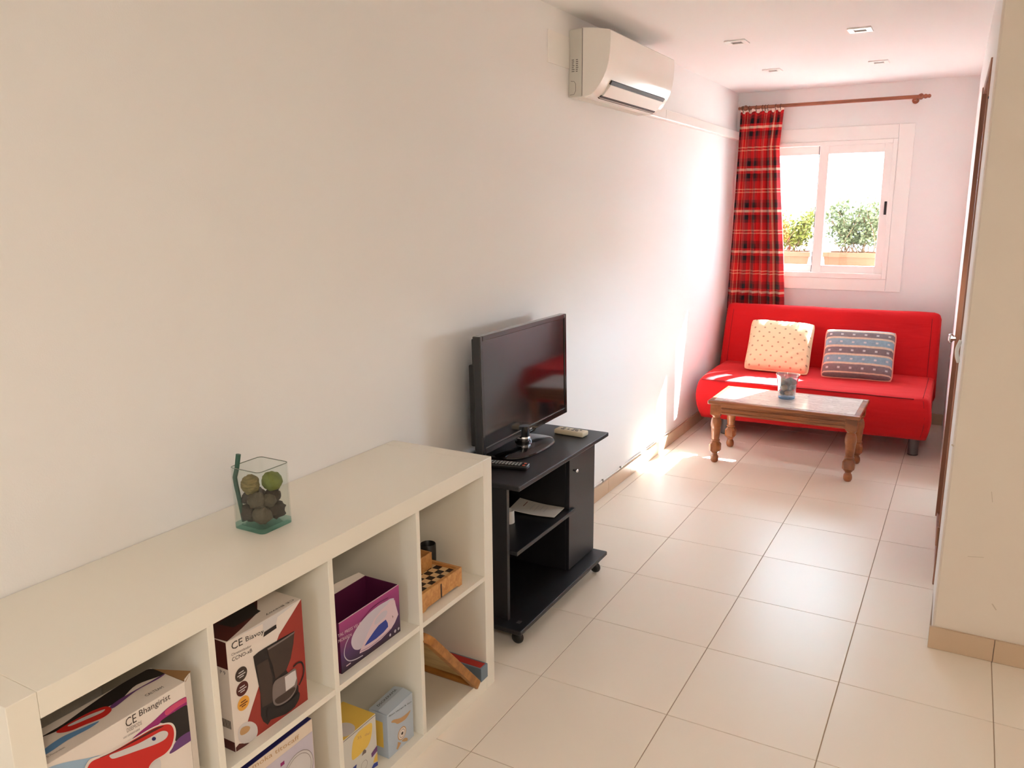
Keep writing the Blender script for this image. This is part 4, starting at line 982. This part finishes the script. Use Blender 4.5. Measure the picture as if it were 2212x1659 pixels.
LE = [(2.30, .046), (2.24, .046), (2.0, .04), (1.5, .024), (.84, .006), (.0, .005)]
RE = [(2.30, .36), (2.23, .353), (2.10, .343), (1.98, .335), (1.6, .37), (1.2, .41), (.84, .438), (0, .44)]
ztop, zbot = 2.245, .03
for j in range(NV):
    tz = j / (NV - 1); z = ztop + (zbot - ztop) * tz
    for i in range(NU):
        s = i / (NU - 1)
        xl, xr_ = edge(LE, z), edge(RE, z)
        amp = .010 + .020 * min(1, tz * 3)
        ph = 2 * math.pi * 6 * (s + .02 * math.sin(7 * s + 2 * tz))
        x = xl + (xr_ - xl) * (s + .011 * math.sin(2 * ph)) ; x = min(max(x, .004), .46)
        y = RY + .002 + amp * math.sin(ph) + .006 * math.sin(13 * s + 5 * tz) - .010 * math.exp(-((s - .78) / .07) ** 2) * min(1, 4 * tz)
        y = min(y, 6.252)
        zz = z + (.008 * math.sin(ph * 1.0 + 1) if j < 2 else 0)
        mb.v.append(Vector((x, y, zz))); mb.uv.append((s * .66, z))
mb.f = [(j * NU + i, (j + 1) * NU + i, (j + 1) * NU + i + 1, j * NU + i + 1) for j in range(NV - 1) for i in range(NU - 1)]
cl = mesh_obj('cloth', mb, M_plaid, cur, smooth=True)
so = cl.modifiers.new('thick', 'SOLIDIFY'); so.thickness = .0025; so.offset = 0
mb2 = MB()
for i in range(NU):
    v = mb.v[i]
    for dz in (-.012, .012): mb2.v.append(Vector((v.x, v.y - .004, v.z + dz)))
mb2.f = [(2 * i, 2 * i + 2, 2 * i + 3, 2 * i + 1) for i in range(NU - 1)]
tp_ = mesh_obj('heading_tape', mb2, mat('heading_tape', (232, 206, 190), .9), cur, smooth=True)
M_brass = mat('ring_bronze', (92, 62, 44), rough=.35, metal=.6)
for x in (.065, .11, .16, .205, .225, .245, .30, .335):
    mesh_obj('curtain_ring', MB().tube([(x + .002 * math.sin(a * 2), RY + .0215 * math.cos(a), RZ - .008 + .0215 * math.sin(a)) for a in [2 * math.pi * k / 20 for k in range(20)]], .0022, 6, closed=True), M_brass, cur, smooth=True)

# ------------------------------------------------------------------ sofa
def fabric_red():
    mt = bpy.data.materials.new('red_cover'); mt.use_nodes = True; nt = mt.node_tree; p = nt.nodes['Principled BSDF']
    p.inputs['Base Color'].default_value = rgb(202, 26, 31); p.inputs['Roughness'].default_value = .85; p.inputs['Sheen Weight'].default_value = .25; p.inputs['Specular IOR Level'].default_value = .2
    p.inputs['Sheen Tint'].default_value = rgb(255, 120, 110)
    tc = nt.nodes.new('ShaderNodeTexCoord'); mp = nt.nodes.new('ShaderNodeMapping'); mp.inputs['Scale'].default_value = (3.2, 10, 14); mp.inputs['Rotation'].default_value = (0, .18, 0)
    n1 = nt.nodes.new('ShaderNodeTexNoise'); n1.inputs['Scale'].default_value = 1.0; n1.inputs['Detail'].default_value = 2; n1.inputs['Distortion'].default_value = .8
    n2 = nt.nodes.new('ShaderNodeTexNoise'); n2.inputs['Scale'].default_value = 420
    nt.links.new(tc.outputs['Object'], mp.inputs[0]); nt.links.new(mp.outputs[0], n1.inputs['Vector']); nt.links.new(tc.outputs['Object'], n2.inputs['Vector'])
    b1 = nt.nodes.new('ShaderNodeBump'); b1.inputs['Strength'].default_value = .35; b1.inputs['Distance'].default_value = .02
    b2 = nt.nodes.new('ShaderNodeBump'); b2.inputs['Strength'].default_value = .25; b2.inputs['Distance'].default_value = .001
    nt.links.new(n1.outputs['Fac'], b1.inputs['Height']); nt.links.new(n2.outputs['Fac'], b2.inputs['Height']); nt.links.new(b1.outputs[0], b2.inputs['Normal']); nt.links.new(b2.outputs[0], p.inputs['Normal'])
    return mt
M_red = fabric_red(); M_seam = mat('red_seam', (130, 10, 14), .9)
sofa = thing('sofa_bed', 'red fabric-covered sofa bed under the window', 'sofa', (.79, 5.7, 0))
def wr(p, a=.004): return a * noise.noise(Vector((p.x * 5, p.y * 7, p.z * 7)))
def seat_def(q):
    p = q.copy(); p.z = max(p.z, .128)
    tz = (p.z - .128) / (.413 - .128)                     # 0 bottom .. 1 top
    ty = min(max((5.50 - p.y) / .28, 0), 1)               # 1 at front
    bulge = -.012 + .10 * max(0, .72 - tz) ** 1.3 - .03 * math.sin(math.pi * min(max(tz, 0), 1))
    p.y += bulge * ty
    cx = (p.x - .81) / .71
    p.x += .025 * math.sin(math.pi * min(max(tz, 0), 1)) * cx ** 3 * ty + (-.028 * (1 - ty) if p.x < .5 else 0) * abs(cx) ** 3
    p.z += .006 * ty * (p.x - .6) * (1 if tz < .4 else 0) * 2
    if tz > .8: p.z -= .012 * (1 - cx * cx) * math.sin(math.pi * min(max((p.y - 5.22) / .75, 0), 1))
    p.z += wr(p); p.y += wr(p + Vector((3, 0, 0))) * 1.2
    return p
mesh_obj('seat', MB().rbox(.105, 1.512, 5.225, 5.985, .092, .413, .035, (40, 22, 10), seat_def), M_red, sofa, smooth=True)
bb, bt = Vector((0, 5.925, .36)), Vector((0, 6.055, .846)); bv = (bt - bb).normalized(); bn = Vector((0, bv.z, -bv.y)); bl = (bt - bb).length
def back_def(q):
    # q: x, y = depth (0 front), z = along the back
    cx = (q.x - .781) / .731
    z = q.z; d = q.y
    x = q.x + (.012 * cx ** 3 * (1 - z / bl))
    p = Vector((x, 0, 0)) + bb + bv * z + bn * (d - .012 * (1 - cx ** 4) * math.sin(math.pi * min(max(z / bl, 0), 1)) * (1 if d < .05 else 0))
    p.z += .010 * cx * (z / bl) * 0 + wr(p); p.y += wr(p + Vector((0, 5, 0)), .006)
    return p
mesh_obj('backrest', MB().rbox(.052, 1.510, 0, .115, -.12, bl, .045, (40, 4, 18), back_def), M_red, sofa, smooth=True)
def on_seat(x): return seat_def(Vector((x, 5.232, .4045)))
mesh_obj('seam', MB().tube([on_seat(.125 + .0137 * k * 7.3) + Vector((0, -.001, .001)) for k in range(14)], .0032, 6), M_seam, sofa, smooth=True)
mesh_obj('seam', MB().tube([seat_def(Vector((1.475, y, .4135))) + Vector((0, 0, .0005)) for y in (5.235, 5.3, 5.4, 5.5, 5.6, 5.7, 5.8, 5.9)], .002, 5), M_seam, sofa, smooth=True)
mesh_obj('seam', MB().tube([seat_def(Vector((1.475, 5.226, z))) for z in (.40, .36, .30, .25, .2, .15)], .002, 5), M_seam, sofa, smooth=True)
mesh_obj('seam', MB().tube([back_def(Vector((1.455, -.0005, z))) for z in (.05, .12, .2, .3, .38, .45)], .002, 5), M_seam, sofa, smooth=True)
mesh_obj('seam', MB().tube([back_def(Vector((.11, -.0005, z))) for z in (.05, .12, .2, .3, .38, .45)], .002, 5), M_seam, sofa, smooth=True)
M_legm = mat('sofa_leg_grey', (128, 126, 128), rough=.3, metal=.7)
for x, y in ((.262, 5.372), (1.441, 5.43), (.262, 5.92), (1.441, 5.92)):
    lg = mesh_obj('leg', MB().lathe([(.0, 0), (.029, 0), (.031, .004), (.031, .145)], (x, y, 0), 20), M_legm, sofa, smooth=40)
    mesh_obj('foot_pad', MB().lathe([(.028, .0), (.031, .001), (.031, .006)], (x, y, .0001), 20), M_dark, lg, smooth=40)

# cushions
def cushion(name, lab, c, yaw, lean, roll, w_, h_, th_, material, pipe, pr):
    u = Vector((math.cos(yaw), math.sin(yaw), 0)); n0 = Vector((-math.sin(yaw), math.cos(yaw), 0))
    v = Vector((0, 0, 1)) * math.cos(lean) + n0 * math.sin(lean)
    U = u * math.cos(roll) + v * math.sin(roll); V_ = -u * math.sin(roll) + v * math.cos(roll); N_ = U.cross(V_)   # N_ towards the viewer (-y)
    R_ = Matrix((U, V_, N_)).transposed()
    r = thing(name, lab, 'cushion', tuple(Vector(c)), R_, group='cushions on the red sofa')
    n = 33
    def f(side):
        def g(a, b):
            s, t = a * 2 - 1, b * 2 - 1
            k = (max(0, 1 - s ** 4) * max(0, 1 - t ** 4)) ** .5
            pin = 1 - .035 * (1 - s * s) * abs(t) ** 3 ; pin2 = 1 - .035 * (1 - t * t) * abs(s) ** 3
            wz = .006 * noise.noise(Vector((s * 2.5, t * 2.5, side * 3))) * k
            # creases gathered at the lower right corner
            cr_ = .004 * math.sin(26 * math.hypot(s - 1, t + 1)) * max(0, 1 - math.hypot(s - .7, t + .75) / .9) * k
            rc = 1 - .05 * (s * t) ** 6 ; pin *= rc; pin2 *= rc
            return Vector((s * w_ / 2 * pin2, t * h_ / 2 * pin, side * (th_ / 2) * k ** .75 + wz + (cr_ if side > 0 else 0)))
        return g
    mb = MB(); mb.grid(f(1), n, n); q = MB(); q.grid(f(-1), n, n); q.f = [tuple(reversed(x)) for x in q.f]; mb.add(q.v, q.f)
    mb.uv = [((i % (n * n)) % n / (n - 1), (i % (n * n)) // n / (n - 1)) for i in range(2 * n * n)]
    c_ = mesh_obj('cover', mb, material, r, smooth=True, local=True)
    B_ = [f(1)(a, 0) for a in [i / 24 for i in range(24)]] + [f(1)(1, a) for a in [i / 24 for i in range(24)]] + [f(1)(1 - a, 1) for a in [i / 24 for i in range(24)]] + [f(1)(0, 1 - a) for a in [i / 24 for i in range(24)]]
    B_ = [Vector((p.x, p.y, 0)) for p in B_]
    mesh_obj('piping', MB().tube(B_, pr, 8, closed=True), pipe, r, smooth=True, local=True)
    return r
def dots_mat():
    mt = bpy.data.materials.new('cream_dotted'); mt.use_nodes = True; nt = mt.node_tree; p = nt.nodes['Principled BSDF']
    uv = nt.nodes.new('ShaderNodeUVMap'); sp = nt.nodes.new('ShaderNodeSeparateXYZ'); nt.links.new(uv.outputs[0], sp.inputs[0])
    def M(op, *a):
        n = nt.nodes.new('ShaderNodeMath'); n.operation = op
        for i, x in enumerate(a):
            if isinstance(x, (int, float)): n.inputs[i].default_value = x
            else: nt.links.new(x, n.inputs[i])
        return n.outputs[0]
    r_ = M('MULTIPLY', sp.outputs[1], 11.0); row = M('FLOOR', r_); odd = M('MULTIPLY', M('MODULO', row, 2.0), .5)
    cu_ = M('ADD', M('MULTIPLY', sp.outputs[0], 6.2), odd)
    dx = M('SUBTRACT', M('FRACT', cu_), .5); dy = M('SUBTRACT', M('FRACT', r_), .5)
    d = M('ADD', M('POWER', M('MULTIPLY', dx, 1.0), 2.0), M('POWER', M('MULTIPLY', dy, .56), 2.0))
    k = M('LESS_THAN', d, .0105)
    mx = nt.nodes.new('ShaderNodeMix'); mx.data_type = 'RGBA'; mx.inputs[6].default_value = rgb(240, 216, 176); mx.inputs[7].default_value = rgb(178, 154, 122)
    nt.links.new(k, mx.inputs[0]); nt.links.new(mx.outputs[2], p.inputs['Base Color']); p.inputs['Roughness'].default_value = .9; p.inputs['Specular IOR Level'].default_value = .15
    return mt
def stripe_mat():
    mt = bpy.data.materials.new('blue_striped'); mt.use_nodes = True; nt = mt.node_tree; p = nt.nodes['Principled BSDF']
    uv = nt.nodes.new('ShaderNodeUVMap'); sp = nt.nodes.new('ShaderNodeSeparateXYZ'); nt.links.new(uv.outputs[0], sp.inputs[0])
    cr = nt.nodes.new('ShaderNodeValToRGB'); cr.color_ramp.interpolation = 'CONSTANT'; els = cr.color_ramp.elements
    SL, BLU, CRM, PAL = rgb(130, 120, 122), rgb(138, 164, 178), rgb(212, 190, 166), rgb(170, 182, 186)
    st = [(0, SL), (.055, CRM), (.085, SL), (.225, CRM), (.265, BLU), (.405, CRM), (.445, SL), (.57, CRM), (.61, BLU), (.745, CRM), (.785, SL), (.90, CRM), (.945, PAL)]
    els[0].position, els[0].color = st[0]; els[1].position, els[1].color = st[1]
    for a, b in st[2:]:
        e_ = els.new(a); e_.color = b
    nt.links.new(sp.outputs[1], cr.inputs[0])
    def M(op, *a):
        n = nt.nodes.new('ShaderNodeMath'); n.operation = op
        for i, x in enumerate(a):
            if isinstance(x, (int, float)): n.inputs[i].default_value = x
            else: nt.links.new(x, n.inputs[i])
        return n.outputs[0]
    dx = M('ABSOLUTE', M('SUBTRACT', M('FRACT', M('MULTIPLY', sp.outputs[0], 6.0)), .5))
    rows = None
    for c in (.155, .335, .507, .677, .842):
        q = M('LESS_THAN', M('ABSOLUTE', M('SUBTRACT', sp.outputs[1], c)), .019); rows = q if rows is None else M('MAXIMUM', rows, q)
    k = M('MULTIPLY', rows, M('LESS_THAN', dx, .11))
    mx = nt.nodes.new('ShaderNodeMix'); mx.data_type = 'RGBA'; nt.links.new(cr.outputs[0], mx.inputs[6]); mx.inputs[7].default_value = rgb(196, 196, 194)
    nt.links.new(k, mx.inputs[0])
    tc = nt.nodes.new('ShaderNodeTexCoord'); nz = nt.nodes.new('ShaderNodeTexNoise'); nz.inputs['Scale'].default_value = 60
    nt.links.new(tc.outputs['Object'], nz.inputs['Vector'])
    hs = nt.nodes.new('ShaderNodeHueSaturation'); mr = nt.nodes.new('ShaderNodeMapRange'); mr.inputs['To Min'].default_value = .8; mr.inputs['To Max'].default_value = 1.2
    nt.links.new(nz.outputs['Fac'], mr.inputs['Value']); nt.links.new(mr.outputs[0], hs.inputs['Value']); nt.links.new(mx.outputs[2], hs.inputs['Color'])
    nt.links.new(hs.outputs[0], p.inputs['Base Color']); p.inputs['Roughness'].default_value = .95; p.inputs['Specular IOR Level'].default_value = .1
    return mt
cushion('cushion', 'cream cushion with small tan dots on the sofa', (.516, 5.764, .575), .1308, .6364, -.0498, .436, .406, .14, dots_mat(), mat('cream_piping', (236, 206, 164), .9), .005)
cushion('cushion', 'blue and grey striped cushion with pink piping on the sofa', (1.038, 5.775, .555), .046, .575, .003, .449, .364, .14, stripe_mat(), mat('pink_piping', (226, 150, 132), .9), .006)

# ------------------------------------------------------------------ coffee table
W_tab = wood('table_wood', (120, 66, 34), (164, 98, 54), rough=.32, scale=(14, 14, 14), coat=.25)
W_tabx = wood('table_wood_rail', (122, 68, 36), (166, 100, 56), rough=.32, scale=(5, 70, 70), coat=.25)
def marble():
    mt = bpy.data.materials.new('pale_marble'); mt.use_nodes = True; nt = mt.node_tree; p = nt.nodes['Principled BSDF']
    tc = nt.nodes.new('ShaderNodeTexCoord'); mp = nt.nodes.new('ShaderNodeMapping'); mp.inputs['Scale'].default_value = (5, 13, 5); mp.inputs['Rotation'].default_value = (0, 0, .35)
    n = nt.nodes.new('ShaderNodeTexNoise'); n.inputs['Scale'].default_value = 1.2; n.inputs['Detail'].default_value = 8; n.inputs['Distortion'].default_value = 1.6
    cr = nt.nodes.new('ShaderNodeValToRGB'); els = cr.color_ramp.elements
    els[0].position = .3; els[0].color = rgb(214, 206, 198); els[1].position = .7; els[1].color = rgb(240, 235, 228)
    e_ = els.new(.47); e_.color = rgb(232, 226, 218); e_ = els.new(.5); e_.color = rgb(198, 190, 184); e_ = els.new(.54); e_.color = rgb(234, 228, 220)
    nt.links.new(tc.outputs['Object'], mp.inputs[0]); nt.links.new(mp.outputs[0], n.inputs['Vector']); nt.links.new(n.outputs['Fac'], cr.inputs[0]); nt.links.new(cr.outputs[0], p.inputs['Base Color'])
    p.inputs['Roughness'].default_value = .16
    return mt
tx0, tx1, ty0, ty1, tz = .330, 1.192, 4.634, 5.108, .400
tab = thing('coffee_table', 'low wooden coffee table with turned legs and marble top', 'table', (.76, 4.87, 0))
fw = .038
for nm, b in (('top_frame', (tx0, tx1, ty0, ty0 + fw)), ('top_frame', (tx0, tx1, ty1 - fw, ty1)), ('top_frame', (tx0, tx0 + fw, ty0 + fw, ty1 - fw)), ('top_frame', (tx1 - fw, tx1, ty0 + fw, ty1 - fw))):
    mesh_obj(nm, MB().box(*b, tz - .022, tz), W_tabx if b[1] - b[0] > .5 else W_tab, tab, bevel=.006, bseg=3)
mesh_obj('marble_slab', MB().box(tx0 + fw - .006, tx1 - fw + .006, ty0 + fw - .006, ty1 - fw + .006, tz - .012, tz + .0022), marble(), tab, bevel=.002)
ap = .03
def apron(x0, x1, y0, y1):
    return MB().box(x0, x1, y0, y1, tz - .085, tz - .022)
for b in ((tx0 + ap, tx1 - ap, ty0 + ap - .004, ty0 + ap + .014), (tx0 + ap, tx1 - ap, ty1 - ap - .014, ty1 - ap + .004), (tx0 + ap - .004, tx0 + ap + .014, ty0 + ap, ty1 - ap), (tx1 - ap - .014, tx1 - ap + .004, ty0 + ap, ty1 - ap)):
    a_ = mesh_obj('apron', apron(*b), W_tabx if b[1] - b[0] > .3 else W_tab, tab, bevel=.002)
    lx = b[1] - b[0] > .3
    for zz in (tz - .08, tz - .055, tz - .034):
        if lx: q = MB().box(b[0] + .05, b[1] - .05, b[2] - .004, b[3] + .004, zz, zz + .012)
        else: q = MB().box(b[0] - .004, b[1] + .004, b[2] + .05, b[3] - .05, zz, zz + .012)
        mesh_obj('moulding', q, W_tabx if lx else W_tab, a_, bevel=.004, bseg=3)
def leg_mesh(cx, cy):
    mb = MB()
    h = .031
    mb.box(cx - h, cx + h, cy - h, cy + h, tz - .092, tz - .022)
    mb.lathe([(.029, tz - .092), (.030, tz - .098), (.024, tz - .106), (.021, tz - .112), (.026, tz - .118), (.031, tz - .135), (.0325, tz - .155), (.031, tz - .172), (.028, tz - .178), (.0285, tz - .183), (.027, tz - .20), (.024, tz - .235), (.0225, tz - .25), (.027, tz - .254), (.028, tz - .260), (.024, tz - .266)], (cx, cy, 0), 24)
    # chamfered lower block
    z0, z1, c = .062, .134, .014; R0 = .033
    lv = [(z0, .020), (z0 + .016, R0), (z1 - .016, R0), (z1, .022)]
    vs = []; fs = []
    for z, r_ in lv:
        ch = c if r_ == R0 else r_ * .45
        for sx, sy in ((1, -1), (1, 1), (-1, 1), (-1, -1)):
            if (sx, sy) in ((1, -1), (-1, 1)): pts = [(sx * (r_ - ch), sy * r_), (sx * r_, sy * (r_ - ch))]
            else: pts = [(sx * r_, sy * (r_ - ch)), (sx * (r_ - ch), sy * r_)]
            vs += [(cx + a, cy + b, z) for a, b in pts]
    for i in range(3): fs += [(i * 8 + k, i * 8 + (k + 1) % 8, (i + 1) * 8 + (k + 1) % 8, (i + 1) * 8 + k) for k in range(8)]
    fs += [tuple(range(7, -1, -1)), tuple(24 + k for k in range(8))]
    mb.add(vs, fs)
    mb.lathe([(.012, .0), (.018, .003), (.0235, .013), (.025, .026), (.0225, .040), (.017, .049), (.015, .054), (.020, .058), (.020, .064)], (cx, cy, 0), 24)
    return mb
for cx, cy_ in ((.374, 4.690), (1.148, 4.690), (.374, 5.062), (1.148, 5.062)):
    mesh_obj('leg', leg_mesh(cx, cy_), W_tab, tab, smooth=35)

# glass tumbler with potpourri on the table
gx, gy, gz = .742, 4.905, tz + .0024
gl = thing('candle_glass', 'wide clear glass tumbler with blue base on the coffee table', 'glass', (gx, gy, gz))
H_ = .150
mesh_obj('wall', MB().lathe([(.050, .016), (.054, .06), (.061, .11), (.068, H_ - .004), (.071, H_), (.067, H_), (.057, .11), (.050, .06), (.046, .018)], (gx, gy, gz), 36, cap=False), glass('tumbler_glass', (.88, .89, .90), 2.6, .12, ior=1.6), gl, smooth=40)
mesh_obj('base', MB().lathe([(.0, 0), (.046, 0), (.0495, .004), (.050, .014), (.046, .017), (0, .017)], (gx, gy, gz), 36, cap=False), glass('blue_glass', (.45, .68, .88), 1.6), gl, smooth=40)
rnd = random.Random(4)
for k in range(18):
    lay = k // 6; a = 2 * math.pi * (k % 5) / 5 + lay * .6; rad = (.0265 + .004 * lay) if k % 6 < 5 else 0
    r0 = .0185 + .0022 * lay
    mtl = M_pod2 if k % 4 else mat('petal_tan', (170, 130, 90), .8)
    lump('potpourri_piece', 'dark dried potpourri piece in the tumbler on the table', (gx + rad * math.cos(a), gy + rad * math.sin(a), gz + .037 + .034 * lay), r0, (1, 1, .85), mtl, 50 + k, .25, 2.5, 'potpourri in the table glass', 2, 'potpourri')

# scuffs on the tan wall
wf = bpy.data.objects['wall_front']; M_scuff = mat('scuff', (198, 184, 166), .9)
for pts, st in (([(2143, 1304), (2152, 1318)], .004), ([(2090, 1202), (2125, 1204)], .002), ([(2056, 960), (2060, 964)], .005), ([(2142, 1062), (2144, 1085)], .002)):
    decal('scuff_mark', pts, (0, 0, 1), ('y', YR), M_scuff, wf, 1, smooth=False, stroke=st)
